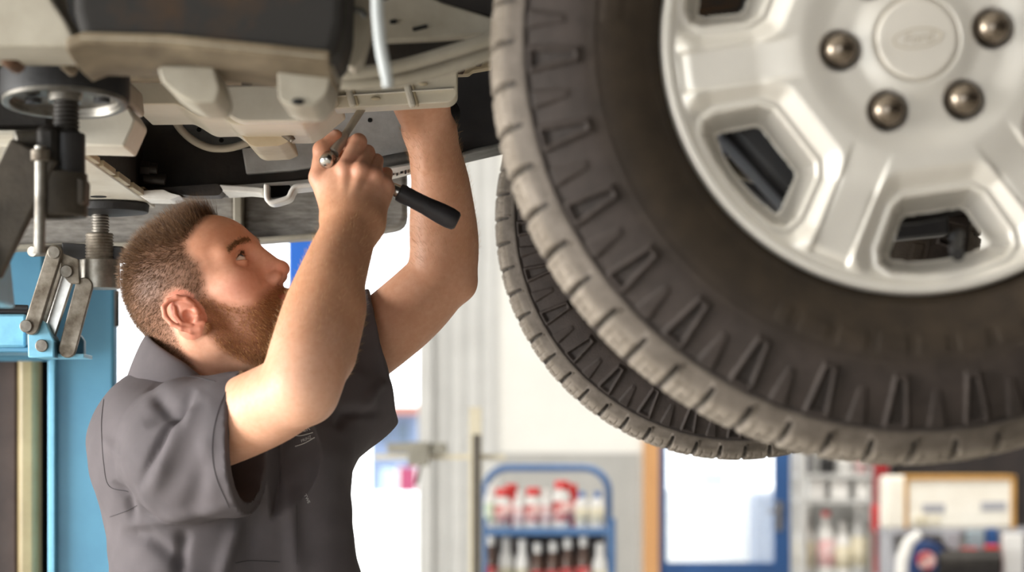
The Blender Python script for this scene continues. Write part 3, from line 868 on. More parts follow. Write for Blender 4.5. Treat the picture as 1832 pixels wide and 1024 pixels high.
# laminated right-hand link: plates side by side
for k in range(5):
    link('link_plate', (150, 512), (120, 625), 31, LY - .034 + k * .0135, .0115, 'worn_steel')
b = MB(); b.cyl(at(57, 450, LY - .05), at(110, 447, LY + .04), .0085, n=20); b.build('pivot_pin', MATS['steel'], arm, bevel=.001)
for (x, y, yy) in ((47, 584, LY - .064), (75, 619, LY - .047), (119, 486, LY - .046), (97, 452, LY - .064)):
    c = at(x, y, yy); b = MB(); b.cyl(c + np.array([0, .02, 0]), c - np.array([0, .005, 0]), .0095, n=22); b.build('pin_head', MATS['steel'], arm, bevel=.001)
b = MB(); b.pxprism(round_poly([(108, 452), (140, 464), (142, 508), (124, 507), (108, 488)], 3), LY - .044, .018); b.build('lug_plate', MATS['worn_steel'], arm, bevel=.0015)
b = MB(); b.pxprism([(110, 434), (220, 441), (222, 464), (205, 468), (112, 462)], LY + .0, .05); b.build('stop_plate', MATS['black_plastic'], arm, bevel=.002)
cx = at(178, 0, LY)
b = MB(); b.lathe([(.022, Z(517, LY)), (.0312, Z(517, LY)), (.0312, Z(465, LY)), (.022, Z(465, LY))], (cx[0], LY, 0), (0, 0, 1), 40); b.build('adapter_cup', MATS['steel'], arm, bevel=.0012, angle=30)
b = MB(); threads(b, (cx[0], LY), .0218, Z(466, LY), Z(418, LY), .0042, .0014); b.build('outer_screw', MATS['worn_steel'], arm, angle=180)
b = MB(); threads(b, (cx[0] + .001, LY), .0142, Z(420, LY), Z(370, LY), .0042, .0014); b.build('inner_screw', MATS['steel'], arm, angle=180)
zp = 1.8315
b = MB(); b.lathe([(.030, zp - .018), (.062, zp - .014), (.064, zp - .002), (.060, zp - .0005)], (cx[0] + .012, LY, 0), (0, 0, 1), 48); b.build('lift_pad', MATS['black_rubber'], arm, bevel=.001)

b = MB(); b.bar((X(-410, LY), LY + .04, Z(592, LY)), (X(-60, PY), PY - .10, Z(592, LY)), .09, .05); b.build('arm_beam', MATS['arm_blue'], arm, bevel=.004)

# near swing arm adapter, out of focus
NY = 2.80
arm2 = thing('lift_swing_arm', 'near steel lift adapter with round rubber pad, blurred at top left', 'lift arm', (at(60, 0, NY)[0], NY, at(0, 460, NY)[2]))
tilt = Matrix.Rotation(math.radians(-6), 3, 'X')
ax = np.array(tilt @ Vector((0, 0, 1)))
pc = at(116, 180, NY)
b = MB(); b.lathe([(.060, -.001), (.0712, 0.0), (.0725, .006), (.0725, .030), (.066, .036), (0.001, .036)], pc, ax, 56, caps=False); b.build('lift_pad', MATS['black_rubber'], arm2)
b = MB(); b.lathe([(.0702, .004), (.0702, -.0045), (.0655, -.0055), (.0620, -.0045), (.0605, .005), (.020, .0075), (.0185, -.002), (.0, -.002)], pc, ax, 56, caps=False); b.build('pad_plate', MATS['steel'], arm2, angle=35)
for (dx, dy) in ((.042, .008), (-.036, .012)):
    b = MB(); c = pc + np.array([dx, dy - .01, .003]); b.cyl(c, c - np.array([0, 0, .006]), .009, n=18); b.build('pad_bolt', MATS['black_plastic'], arm2)
nx = pc[0] + .0015
b = MB(); threads(b, (nx, NY), .0150, Z(246, NY), Z(176, NY), .0045, .0016); b.build('inner_screw', MATS['dark_steel'], arm2, angle=180)
b = MB(); b.lathe([(.017, Z(312, NY)), (.0205, Z(312, NY)), (.0205, Z(240, NY)), (.017, Z(238, NY))], (nx + .001, NY, 0), (0, 0, 1), 32); b.build('screw_sleeve', MATS['black_plastic'], arm2, bevel=.001)
cxn = at(99, 0, NY)[0]
b = MB(); b.lathe([(.029, Z(320, NY)), (.0355, Z(314, NY)), (.0360, Z(312, NY)), (.0360, Z(386, NY)), (.0345, Z(389, NY)), (.027, Z(387, NY)), (.026, Z(330, NY)), (.0, Z(330, NY))], (cxn, NY, 0), (0, 0, 1), 40, caps=False); b.build('adapter_cup', MATS['cast_iron'], arm2, angle=30)
b = MB(); b.cyl(at(26, 250, NY - .01), at(112, 246, NY + .01), .0108, n=24); b.build('pivot_pin', MATS['steel'], arm2, bevel=.001)
b = MB(); b.box2((X(72, NY), NY - .03, Z(300, NY)), (X(112, NY), NY + .03, Z(228, NY))); b.build('pivot_block', MATS['dark_steel'], arm2, bevel=.008)
b = MB(); b.tube([at(72, 262, NY - .04), at(72, 350, NY - .04), at(70, 455, NY - .04)], .0064, 14); b.build('release_rod', MATS['steel'], arm2)
b = MB(); b.cyl(at(72, 268, NY - .045), at(72, 288, NY - .045), .0105, n=18); b.build('rod_collar', MATS['worn_steel'], arm2, bevel=.001)
for k, yy in enumerate((NY - .03, NY + .035)):
    b = MB(); a_p, c_p = np.array((64, 268.)), np.array((-40, 480.))
    b.bar(at(*a_p, yy), at(*c_p, yy), .016, .058, up=(1, 0, .4)); b.build('link_bar', MATS['cast_iron'], arm2, bevel=.004)
b = MB(); b.pxprism(round_poly([(36, 300), (110, 300), (152, 320), (150, 366), (90, 372), (30, 350)], 8), NY - .022, .04); b.build('lug_plate', MATS['cast_iron'], arm2, bevel=.003)
b = MB(); b.pxprism([(-420, 460), (-20, 440), (-10, 540), (-420, 540)], NY - .06, .12); b.build('arm_beam', MATS['arm_blue'], arm2, bevel=.004)

b = MB(); b.bar((X(-410, NY), NY, Z(495, NY)), (-1.20, 1.83, Z(495, NY)), .10, .06); b.build('arm_beam', MATS['arm_blue'], arm2, bevel=.004)
# deep blue post further back, seen between nose and forearm
b = MB(); b.box2((at(516, 0, 6.0)[0], 6.0, 0), (at(604, 0, 6.0)[0], 6.16, 3.4)); o = b.build('blue_post', MATS['bright_blue'], None, bevel=.004)
tag(o, 'deep blue steel post behind the mechanic\'s nose and forearm', 'post')
# ------------------------------------------------------------------ the mechanic
class Field:
    """signed distance field on a regular grid; primitives are blended in locally, then meshed with surface nets"""
    def __init__(s, lo, hi, h):
        s.lo = np.array(lo, float); s.h = h
        s.n = np.ceil((np.array(hi) - s.lo) / h).astype(int) + 1
        s.f = np.full(s.n, 0.5, np.float32)
        s.ax = [s.lo[i] + np.arange(s.n[i]) * h for i in range(3)]
    def sl(s, lo, hi, pad):
        a = np.clip(np.floor((np.array(lo) - pad - s.lo) / s.h).astype(int), 0, s.n)
        b = np.clip(np.ceil((np.array(hi) + pad - s.lo) / s.h).astype(int) + 1, 0, s.n)
        return tuple(slice(x, y) for x, y in zip(a, b))
    def coords(s, sl):
        return (s.ax[0][sl[0]][:, None, None], s.ax[1][sl[1]][None, :, None], s.ax[2][sl[2]][None, None, :])
    def op(s, fn, lo, hi, k, mode):
        sl = s.sl(lo, hi, k + 4 * s.h + 0.006)
        if any(q.stop <= q.start for q in sl): return
        d = fn(*s.coords(sl)).astype(np.float32); a = s.f[sl]
        if mode == 'add':
            hh = np.maximum(k - np.abs(a - d), 0) / max(k, 1e-6); s.f[sl] = np.minimum(a, d) - hh * hh * k * .25
        else:
            d = -d
            hh = np.maximum(k - np.abs(a - d), 0) / max(k, 1e-6); s.f[sl] = np.maximum(a, d) + hh * hh * k * .25
    def cone(s, a, b, ra, rb, k=.01, mode='add', sq=None):
        a = np.array(a, float); b = np.array(b, float); ba = b - a; L2 = ba @ ba + 1e-12; r = max(ra, rb)
        def fn(x, y, z):
            t = np.clip(((x - a[0]) * ba[0] + (y - a[1]) * ba[1] + (z - a[2]) * ba[2]) / L2, 0, 1)
            return np.sqrt((x - a[0] - t * ba[0]) ** 2 + (y - a[1] - t * ba[1]) ** 2 + (z - a[2] - t * ba[2]) ** 2) - (ra + t * (rb - ra))
        s.op(fn, np.minimum(a, b) - r, np.maximum(a, b) + r, k, mode)
    def chain(s, P, R_, k=.01, mode='add'):
        for i in range(len(P) - 1): s.cone(P[i], P[i + 1], R_[i], R_[i + 1], k, mode)
    def schain(s, P, R_, k=.006, n=5):
        Q = np.array(smooth_path([tuple(p) + (r,) for p, r in zip(P, R_)], n))
        for i in range(len(Q) - 1): s.cone(Q[i, :3], Q[i + 1, :3], Q[i, 3], Q[i + 1, 3], k)
    def ell(s, c, r, k=.01, R=None, mode='add'):
        c = np.array(c, float); r = np.array(r, float); m = max(r)
        def fn(x, y, z):
            px_, py_, pz_ = x - c[0], y - c[1], z - c[2]
            if R is not None:
                px_, py_, pz_ = (R[0][0] * px_ + R[1][0] * py_ + R[2][0] * pz_, R[0][1] * px_ + R[1][1] * py_ + R[2][1] * pz_, R[0][2] * px_ + R[1][2] * py_ + R[2][2] * pz_)
            k0 = np.sqrt((px_ / r[0]) ** 2 + (py_ / r[1]) ** 2 + (pz_ / r[2]) ** 2)
            k1 = np.sqrt((px_ / r[0] ** 2) ** 2 + (py_ / r[1] ** 2) ** 2 + (pz_ / r[2] ** 2) ** 2) + 1e-9
            return k0 * (k0 - 1) / k1
        s.op(fn, c - m, c + m, k, mode)
    def mesh(s):
        f = s.f; sg = f < 0
        nx, ny, nz = f.shape
        S = np.zeros((nx - 1, ny - 1, nz - 1), np.uint8)
        for dx in (0, 1):
            for dy in (0, 1):
                for dz in (0, 1):
                    S += sg[dx:nx - 1 + dx, dy:ny - 1 + dy, dz:nz - 1 + dz]
        act = (S > 0) & (S < 8)
        I = np.argwhere(act); n = len(I)
        idx = np.full(act.shape, -1, np.int64); idx[act] = np.arange(n)
        acc = np.zeros((n, 3)); cnt = np.zeros(n)
        cor = [(0, 0, 0), (1, 0, 0), (0, 1, 0), (1, 1, 0), (0, 0, 1), (1, 0, 1), (0, 1, 1), (1, 1, 1)]
        vals = [f[I[:, 0] + c[0], I[:, 1] + c[1], I[:, 2] + c[2]] for c in cor]
        for a in range(8):
            for b in range(a + 1, 8):
                if bin(a ^ b).count('1') != 1: continue
                va, vb = vals[a], vals[b]; m = (va < 0) != (vb < 0)
                t = va[m] / (va[m] - vb[m])
                pa = np.array(cor[a], float); pb = np.array(cor[b], float)
                acc[m] += pa + t[:, None] * (pb - pa); cnt[m] += 1
        V = (I + acc / cnt[:, None]) * s.h + s.lo
        Q = []
        for axis in range(3):
            o1, o2 = [(1, 2), (2, 0), (0, 1)][axis]
            a = [slice(None)] * 3; b = [slice(None)] * 3
            a[axis] = slice(0, -1); b[axis] = slice(1, None)
            for o in (o1, o2): a[o] = slice(1, -1); b[o] = slice(1, -1)
            sa = sg[tuple(a)]; ch = sa != sg[tuple(b)]
            E = np.argwhere(ch); ins = sa[ch]
            E[:, o1] += 1; E[:, o2] += 1
            c = []
            for (d1, d2) in ((-1, -1), (0, -1), (0, 0), (-1, 0)):
                G = E.copy(); G[:, o1] += d1; G[:, o2] += d2
                c.append(idx[G[:, 0], G[:, 1], G[:, 2]])
            q = np.stack(c, -1); q[~ins] = q[~ins][:, ::-1]
            Q.append(q)
        return V, np.vstack(Q)

def vnormals(V, F):
    n = np.cross(V[F[:, 2]] - V[F[:, 0]], V[F[:, 3 if F.shape[1] > 3 else 1]] - V[F[:, 1 if F.shape[1] > 3 else 0]])
    N = np.zeros_like(V)
    for k in range(F.shape[1]): np.add.at(N, F[:, k], n)
    return N / (np.linalg.norm(N, axis=1)[:, None] + 1e-12)

def in_poly(P, x, y):
    P = np.array(P); r = np.zeros(x.shape, bool); n = len(P)
    for i in range(n):
        a, b = P[i], P[i - 1]
        c = ((a[1] > y) != (b[1] > y)) & (x < (b[0] - a[0]) * (y - a[1]) / (b[1] - a[1] + 1e-15) + a[0])
        r ^= c
    return r

def strands(B, D, Lh, r0, C, bend=None, seg=3):
    """thin tapered three-sided hairs; B roots, D directions, Lh lengths, C colours"""
    n = len(B)
    D = D / (np.linalg.norm(D, axis=1)[:, None] + 1e-12)
    ref = np.where(np.abs(D[:, 2:3]) < .9, np.array([[0, 0, 1.]]), np.array([[1., 0, 0]]))
    U = np.cross(D, ref); U /= np.linalg.norm(U, axis=1)[:, None]; W = np.cross(D, U)
    V = []; 
    for i in range(seg):
        t = i / seg
        p = B + D * (Lh * t)[:, None]
        if bend is not None: p = p + bend * (Lh * t * t)[:, None]
        rr = r0 * (1 - .6 * t)
        for k in range(3):
            q = 2 * PI * k / 3
            V.append(p + (U * math.cos(q) + W * math.sin(q)) * rr)
    tip = B + D * Lh[:, None]
    if bend is not None: tip = tip + bend * Lh[:, None]
    V.append(tip)
    nv = 3 * seg + 1
    V = np.stack(V, 1).reshape(-1, 3)
    base = (np.arange(n) * nv)[:, None]
    T = []
    for i in range(seg - 1):
        for k in range(3):
            a, b, c, d = 3 * i + k, 3 * i + (k + 1) % 3, 3 * (i + 1) + (k + 1) % 3, 3 * (i + 1) + k
            T += [(a, b, c), (a, c, d)]
    for k in range(3): T.append((3 * (seg - 1) + k, 3 * (seg - 1) + (k + 1) % 3, 3 * seg))
    F = (base[:, :, None] + np.array(T)[None]).reshape(-1, 3)
    return V, F, np.repeat(C, nv, 0)

person = thing('person', 'bearded mechanic in dark grey work shirt reaching up under the truck with both arms', 'person', (at(400, 0, 3.45)[0], 3.45, 0.0))
M('skin', (255, 255, 255), (244, 236, 230), scale=120, rough=0.50, attr='Col', sss=0.12, bump=0.12, bscale=900, spec=0.4, contrast=(0.3, 0.7), bdist=.001)
M('hair', (255, 255, 255), rough=0.5, attr='Col', spec=0.35)
M('eye_mat', (255, 255, 255), rough=0.08, attr='Col', spec=0.6)

# --- head in its own frame: x forward, y to his left, z up, origin between the ears
YAW, PITCH, ROLL, HS = -0.28, 0.515, 0.09, 1.004
def rot_head():
    cy, sy, cp, sp, cr, sr = math.cos(YAW), math.sin(YAW), math.cos(PITCH), math.sin(PITCH), math.cos(ROLL), math.sin(ROLL)
    Rz = np.array([[cy, -sy, 0], [sy, cy, 0], [0, 0, 1]]); Ry = np.array([[cp, 0, -sp], [0, 1, 0], [sp, 0, cp]]); Rx = np.array([[1, 0, 0], [0, cr, -sr], [0, sr, cr]])
    return Rz @ Ry @ Rx
HR = rot_head(); HO = np.array([-0.3990, 3.40, CAMZ + .1995])
toW = lambda P: (np.asarray(P) * HS) @ HR.T + HO
toH = lambda P: ((np.asarray(P) - HO) @ HR) / HS

H = Field((-.13, -.13, -.26), (.15, .13, .16), .00135)
H.ell((-.006, 0, .040), (.094, .0745, .088), .02)
H.ell((.040, 0, .052), (.056, .061, .052), .03)
H.ell((.046, 0, -.025), (.050, .054, .070), .03)
for s in (-1, 1):
    H.cone((.006, .049 * s, -.052), (.078, .014 * s, -.088), .017, .016, .028)
    H.cone((.002, .056 * s, -.01), (.006, .050 * s, -.052), .016, .016, .02)
    H.ell((.056, .046 * s, .000), (.026, .020, .020), .022)
    H.ell((.062, .036 * s, -.035), (.022, .020, .028), .025)
    H.cone((.090, .010 * s, .0425), (.070, .049 * s, .042), .0095, .0105, .016)
H.ell((.084, 0, -.090), (.017, .022, .017), .018)
H.ell((.081, 0, -.046), (.023, .030, .030), .02)
for s in (-1, 1):
    H.ell((.094, .033 * s, .0265), (.015, .0185, .0115), .014, mode='sub')
H.cone((.095, 0, .034), (.113, 0, -.003), .0070, .0088, .010)
H.ell((.092, 0, .006), (.0165, .0125, .030), .010)
H.ell((.1150, 0, -.0085), (.0110, .0105, .0100), .007)
for s in (-1, 1):
    H.ell((.1030, .0120 * s, -.0150), (.0115, .0072, .0080), .006)
    H.ell((.1060, .0080 * s, -.0245), (.0042, .0024, .0030), .002, mode='sub')
H.cone((.111, 0, -.015), (.100, 0, -.024), .0048, .0050, .004)
# lips and mouth line
for s in (-1, 1):
    H.cone((.1045, 0, -.0395), (.0925, .024 * s, -.0455), .0052, .0030, .005)
    H.cone((.1035, 0, -.0500), (.0925, .022 * s, -.0470), .0062, .0030, .005)
    H.cone((.1115, 0, -.0448), (.0960, .0250 * s, -.0466), .0016, .0013, .0015, 'sub')
# eyelids: a thin shell round each eyeball, open between the lids
EYE = (.0755, .0325, .0275); ER = .0121
for s in (-1, 1):
    ex, ey, ez = EYE[0], EYE[1] * s, EYE[2]
    def lid(x, y, z, ex=ex, ey=ey, ez=ez, s=s):
        dx, dy, dz = x - ex, y - ey, z - ez
        rr = np.sqrt(dx * dx + dy * dy + dz * dz)
        shell = np.abs(rr - (ER + .0009)) - .0013
        up_edge = dz - (.0060 - 30 * dy * dy) * 1.0
        lo_edge = -dz - (.0040 - 22 * dy * dy)
        opening = np.maximum(up_edge, lo_edge)               # >0 where a lid lies
        return np.maximum(np.maximum(shell, -opening), -(dx + .002))
    H.op(lid, (ex - .016, ey - .016, ez - .016), (ex + .016, ey + .016, ez + .016), .003, 'add')
    # the opening itself
    def gap(x, y, z, ex=ex, ey=ey, ez=ez):
        dx, dy, dz = x - ex, y - ey, z - ez
        up_edge = dz - (.0060 - 30 * dy * dy); lo_edge = -dz - (.0040 - 22 * dy * dy)
        return np.maximum(np.maximum(up_edge, lo_edge), -(dx - .001)) 
    H.op(gap, (ex, ey - .015, ez - .012), (ex + .022, ey + .015, ez + .012), .001, 'sub')
# ears
for s in (-1, 1):
    eo = np.array([-.006, .0735 * s, -.006])
    fa = np.array([-.30, 0, .954]); fb = np.array([.954, 0, .30])      # ear long axis (tilted back) and forward axis
    out = np.array([-.12, 1.0 * s, 0.04])
    E = lambda a, b, o=0.0: eo + fa * a + fb * b + out * o + np.array([0, s * 1, 0]) * max(0, -b) * .20
    Re = np.stack([fb, np.array([0, 1., 0]), fa], 1)
    H.ell(E(.002, -.003, .000), (.0190, .0085, .0290), .005, R=Re)
    ring = [(.004, .014, .001), (.016, .014, .004), (.026, .008, .007), (.031, -.003, .009), (.029, -.013, .0105), (.019, -.0195, .0115), (.006, -.0205, .0115), (-.008, -.0165, .0105), (-.018, -.010, .0085), (-.0255, -.002, .0065)]
    H.chain([E(*q) for q in ring], [.0030, .0033, .0036, .0038, .0038, .0037, .0035, .0034, .0036, .0055], .0022)
    H.ell(E(-.0265, .002, .0045), (.0075, .0048, .0085), .004, R=Re)
    H.ell(E(-.004, .001, .0105), (.0085, .0090, .0105), .002, R=Re, mode='sub')
    H.ell(E(.018, -.004, .0098), (.0060, .0042, .0075), .002, R=Re, mode='sub')
    H.chain([E(.020, -.004, .0075), E(.010, -.0105, .0090), E(-.004, -.0125, .0092), E(-.015, -.006, .0075)], [.0022, .0026, .0026, .0026], .002)
    H.ell(E(-.006, .0125, .0060), (.0046, .0040, .0058), .003, R=Re)
    H.ell(E(-.0145, .004, .006), (.0052, .0034, .0036), .003, R=Re)
# neck, down into the collar
NB = at(352, 716, 3.437)
nb = toH(NB)
H.cone((-.022, 0, -.030), nb, .056, .064, .03)
for s in (-1, 1):
    H.cone((-.020, .052 * s, -.035), nb + np.array([.05, .02 * s, .01]), .015, .015, .03)
H.ell((.035, 0, -.075), (.045, .038, .03), .04)
hV, hF = H.mesh()
del H
hN = vnormals(hV, hF)
x, y, z = hV.T; ay = np.abs(y)
HAIRP = [(.082, .118), (.066, .103), (.052, .092), (.036, .080), (.034, .064), (.041, .046), (.034, .026), (.026, .006), (.022, -.012), (.009, -.012), (.007, .018), (-.002, .034), (-.022, .034), (-.036, .016), (-.040, -.020), (-.046, -.066), (-.13, -.075), (-.13, .17), (.082, .17)]
BEARDP = [(.008, .004), (.026, .008), (.037, -.012), (.055, -.030), (.075, -.037), (.086, -.030), (.096, -.0255), (.13, -.0255), (.13, -.125), (.055, -.128), (.026, -.108), (.010, -.082), (.003, -.050), (.004, -.02)]
def inside_soft(poly, x, y, w):
    return np.clip(.5 - poly_sdf(poly, x, y) / w, 0, 1)
earm = np.clip(1 - np.hypot(x + .008, z + .006) / .045, 0, 1) * (ay > .070)
eard = (np.hypot((x + .010) / .026, (z + .004) / .036) < 1) & (ay > .0705)
hairk = inside_soft(HAIRP, x, z, .014) * (~eard)
lipm = (ay < .025) & (z < -.0385) & (z > -.0555) & (x > .090)
beardk = inside_soft(BEARDP, x, z, .013) * (~eard) * (~lipm)
base = np.array(lin((224, 168, 140)))
C = np.tile(base, (len(hV), 1))
def blend(C, col, k):
    k = np.clip(k, 0, 1)[:, None]
    return C * (1 - k) + np.array(lin(col)) * k
C = blend(C, (208, 146, 114), np.exp(-(((x - .08) / .05) ** 2 + ((z - .07) / .035) ** 2)) * .8)          # forehead
C = blend(C, (212, 138, 112), np.exp(-(((x - .115) / .018) ** 2 + (y / .02) ** 2 + ((z + .012) / .016) ** 2)) * .9)   # nose
C = blend(C, (228, 162, 140), np.exp(-(((x - .062) / .03) ** 2 + ((z + .008) / .022) ** 2)) * .7)         # cheek
C = blend(C, (232, 182, 152), np.clip((-z - .05) / .05, 0, 1) * (x < .05))                                   # neck
C = blend(C, (208, 122, 100), (eard & (ay > .068)) * .6)
C = blend(C, (186, 108, 92), lipm * 1.0)
fade = .62 + .38 * sm(-.03, .06, z + .0 * x)
C = blend(C, (104, 74, 52), hairk * .85 * fade)
C = blend(C, (146, 92, 60), beardk * .8)
hC = C

# --- right (near) arm
A = Field(at(300, 900, 3.05) - .08, np.array([at(760, 0, 3.4)[0] - .02, 3.46, at(0, 180, 3.4)[2]]), .0017)
RS, RE = at(300, 790, 3.34), at(541, 692, 3.13)
A.schain([RS, at(400, 761, 3.25), at(480, 726, 3.18), RE], [.056, .0515, .0495, .044])
A.schain([RE, at(553, 640, 3.145), at(570, 572, 3.175), at(590, 510, 3.20), at(610, 452, 3.235), at(629, 402, 3.262), at(632, 385, 3.27)], [.0435, .0455, .0440, .0395, .0345, .0295, .0285], .012)
A.cone(at(552, 712, 3.135), at(566, 722, 3.15), .0245, .0150, .025)                 # point of the elbow
A.cone(at(515, 672, 3.15), at(545, 600, 3.15), .022, .022, .02)                   # forearm mass near the crook
A.cone(at(596, 640, 3.175), at(615, 560, 3.19), .024, .022, .03)
# wrist is broader than thick
A.cone(at(612, 398, 3.268), at(654, 402, 3.268), .0225, .0225, .02)
# palm: from wrist to each knuckle
MCP = [at(617, 300, 3.268), at(645, 303, 3.262), at(670, 314, 3.270), at(688, 330, 3.286)]
wr = [at(618, 386, 3.268), at(632, 384, 3.266), at(645, 386, 3.268), at(656, 390, 3.272)]
for i in range(4): A.cone(wr[i], MCP[i] + np.array([0, .010, -.004]), .0195, (.0152, .0148, .0142, .0135)[i], .016)
A.cone(at(606, 380, 3.275), at(590, 330, 3.285), .020, .0165, .02)
A.cone(at(640, 345, 3.292), at(660, 350, 3.292), .020, .018, .02)
for i in range(4): A.ell(MCP[i] + np.array([0, -.002, 0]), (.0108, .0105, .0108), .006)                       # knuckles
# extensor tendons on the back of the hand
for i in range(4): A.cone(wr[i] + np.array([0, -.0165, .018]), MCP[i] + np.array([0, -.0035, -.004]), .0032, .0040, .008)
Yd = lambda p, d: np.array([p[0], p[1] + d, p[2]])
# fingers: proximal, middle, distal phalanges curling away round the tool
idx_ = [MCP[0], at(641, 254, 3.288), at(619, 262, 3.325), at(603, 282, 3.318)]
A.chain(idx_, [.0110, .0112, .0096, .0082], .0025)
mid_ = [MCP[1], at(657, 273, 3.298), at(641, 283, 3.334), at(622, 306, 3.326)]
A.chain(mid_, [.0106, .0102, .0092, .0082], .0022)
rin_ = [MCP[2], at(673, 288, 3.308), at(660, 302, 3.340), at(640, 322, 3.332)]
A.chain(rin_, [.0100, .0096, .0088, .0078], .0022)
pin_ = [MCP[3], at(691, 311, 3.318), at(680, 322, 3.342), at(662, 338, 3.334)]
A.chain(pin_, [.0092, .0086, .0080, .0070], .0022)
# thumb along the left of the tool
th_ = [at(596, 372, 3.285), at(570, 318, 3.290), at(577, 268, 3.292), at(601, 243, 3.296)]
A.chain(th_, [.0175, .0122, .0112, .0085], .006)
A.cone(at(592, 330, 3.287), at(606, 312, 3.285), .012, .010, .012)                  # web
A.ell(th_[2], (.0118, .0112, .0115), .004)
aV, aF = A.mesh(); del A
aN = vnormals(aV, aF)
def skin_arm_colors(V, N, hand_pts, seedv):
    C = np.tile(np.array(lin((230, 180, 152))), (len(V), 1))
    zz = V[:, 2]
    nz_ = np.sin(V[:, 0] * 71 + seedv) * np.sin(V[:, 2] * 63 + 1.3) * np.sin(V[:, 1] * 57 + .4)
    C = blend(C, (210, 154, 120), .45 + nz_ * .3)
    for p in hand_pts:
        d = np.linalg.norm(V - p, axis=1)
        C = blend(C, (216, 150, 122), np.exp(-(d / .016) ** 2) * .8)
    return C
aC = skin_arm_colors(aV, aN, MCP + [idx_[1], mid_[1], rin_[1], pin_[1], th_[1], th_[2], th_[3], RE], 0.3)
aC = blend(aC, (232, 186, 160), np.exp(-(np.linalg.norm(aV - at(560, 712, 3.1), axis=1) / .05) ** 2) * .6)
fo = RE; d_ = wr[1] - RE; tt_ = (aV - fo) @ d_ / (d_ @ d_)
aC = blend(aC, (200, 144, 106), sm(.12, .45, tt_) * (1 - sm(.95, 1.15, tt_)) * .6)
# thumb nail: flatter pale patch
nl = np.linalg.norm((aV - (th_[3] + np.array([-.004, -.006, .003]))) / np.array([.006, .005, .007]), axis=1)
aC = blend(aC, (226, 178, 158), np.clip(1.3 - nl, 0, 1))

# --- left (far) arm
B = Field(np.array([at(590, 0, 3.6)[0], 3.34, at(0, 720, 3.6)[2]]), np.array([at(860, 0, 3.7)[0] + .02, 3.72, at(0, 60, 3.5)[2]]), .0018)
LS, LE = at(590, 660, 3.64), at(793, 492, 3.60)
B.schain([LS, at(678, 600, 3.62), at(740, 548, 3.61), LE], [.056, .0520, .0500, .045])
B.schain([LE, at(795, 440, 3.595), at(792, 390, 3.58), at(788, 330, 3.56), at(779, 280, 3.545), at(769, 238, 3.53)], [.0425, .0435, .0415, .0360, .0310, .0275], .012)
B.cone(at(812, 500, 3.60), at(828, 512, 3.60), .024, .0145, .022)
B.cone(at(752, 230, 3.53), at(782, 232, 3.53), .0235, .0235, .02)
lm = [at(722, 160, 3.455), at(742, 146, 3.445), at(765, 142, 3.445), at(786, 150, 3.455)]
lw = [at(748, 224, 3.525), at(758, 222, 3.52), at(770, 222, 3.52), at(782, 226, 3.525)]
for i in range(4): B.cone(lw[i], lm[i], .0195, .0150, .014)
B.cone(at(735, 205, 3.50), at(716, 176, 3.47), .017, .015, .015)
for i in range(4): B.ell(lm[i], (.011, .0105, .011), .007)
lf = []
for i in range(4):
    a0 = lm[i]; tipx = (730, 748, 766, 782)[i]
    chain_ = [a0, at(tipx, 106 + 6 * i, 3.445), at(tipx + 2, 92 + 6 * i, 3.472), at(tipx + 3, 104 + 6 * i, 3.494)]
    lf.append(chain_[1]); B.chain(chain_, [.0108, .0102, .0092, .0078], .004)
lt = [at(732, 198, 3.50), at(706, 162, 3.455), at(704, 128, 3.44), at(716, 104, 3.44)]
B.chain(lt, [.0165, .0120, .0108, .0084], .006)
# tendons at the inside of the wrist
B.cone(at(764, 300, 3.52), at(756, 222, 3.503), .0040, .0038, .012)
B.cone(at(778, 300, 3.52), at(772, 222, 3.503), .0036, .0034, .012)
bV, bF = B.mesh(); del B
bN = vnormals(bV, bF)
bC = skin_arm_colors(bV, bN, lm + lf + lt[1:], 2.1)
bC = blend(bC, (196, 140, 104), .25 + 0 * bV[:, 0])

# --- trunk and legs under the clothes (coarse), same body mesh
THETA = math.radians(-38)                                        # chest faces right and a little to the photographer
fw = np.array([math.cos(THETA), math.sin(THETA), 0]); lf_ = np.array([-math.sin(THETA), math.cos(THETA), 0]); upv = np.array([0, 0, 1.])
TR = np.stack([fw, lf_, upv], 1)
TC = at(405, 0, 3.46); TX = TC[0]
T = Field((TX - .32, 3.10, .02), (TX + .36, 3.86, 1.62), .009)
T.ell((TX - .005, 3.46, 1.36), (.095, .150, .15), .05, R=TR)
T.ell((TX + .01, 3.46, 1.18), (.090, .140, .20), .06, R=TR)
T.ell((TX + .005, 3.46, .98), (.105, .160, .13), .06, R=TR)
T.cone(NB, (TX, 3.46, 1.42), .045, .07, .04)
T.cone((TX - .02, 3.46, 1.43), RS, .05, .045, .03); T.cone((TX + .02, 3.48, 1.43), LS, .05, .045, .03)
for s in (-1, 1):
    hp = np.array([TX, 3.46, .95]) + lf_ * .085 * s; kn = np.array([TX, 3.46, .52]) + lf_ * .11 * s + fw * .02; an = np.array([TX, 3.46, .09]) + lf_ * .12 * s - fw * .02
    T.chain([hp, kn, an], [.082, .056, .040], .03)
    T.cone(an + np.array([0, 0, -.03]), an + fw * .13 + np.array([0, 0, -.035]), .036, .028, .02)
tV2, tF2 = T.mesh(); del T
tC2 = np.tile(np.array(lin((221, 172, 138))), (len(tV2), 1))
bodyV = np.vstack([toW(hV), aV, bV, tV2]); offs = np.cumsum([0, len(hV), len(aV), len(bV)])
bodyF = np.vstack([hF, aF + offs[1], bF + offs[2], tF2 + offs[3]])
bodyC = np.vstack([hC, aC, bC, tC2])
body = mesh_obj('body', bodyV, bodyF, MATS['skin'], person, angle=180, colors=bodyC)

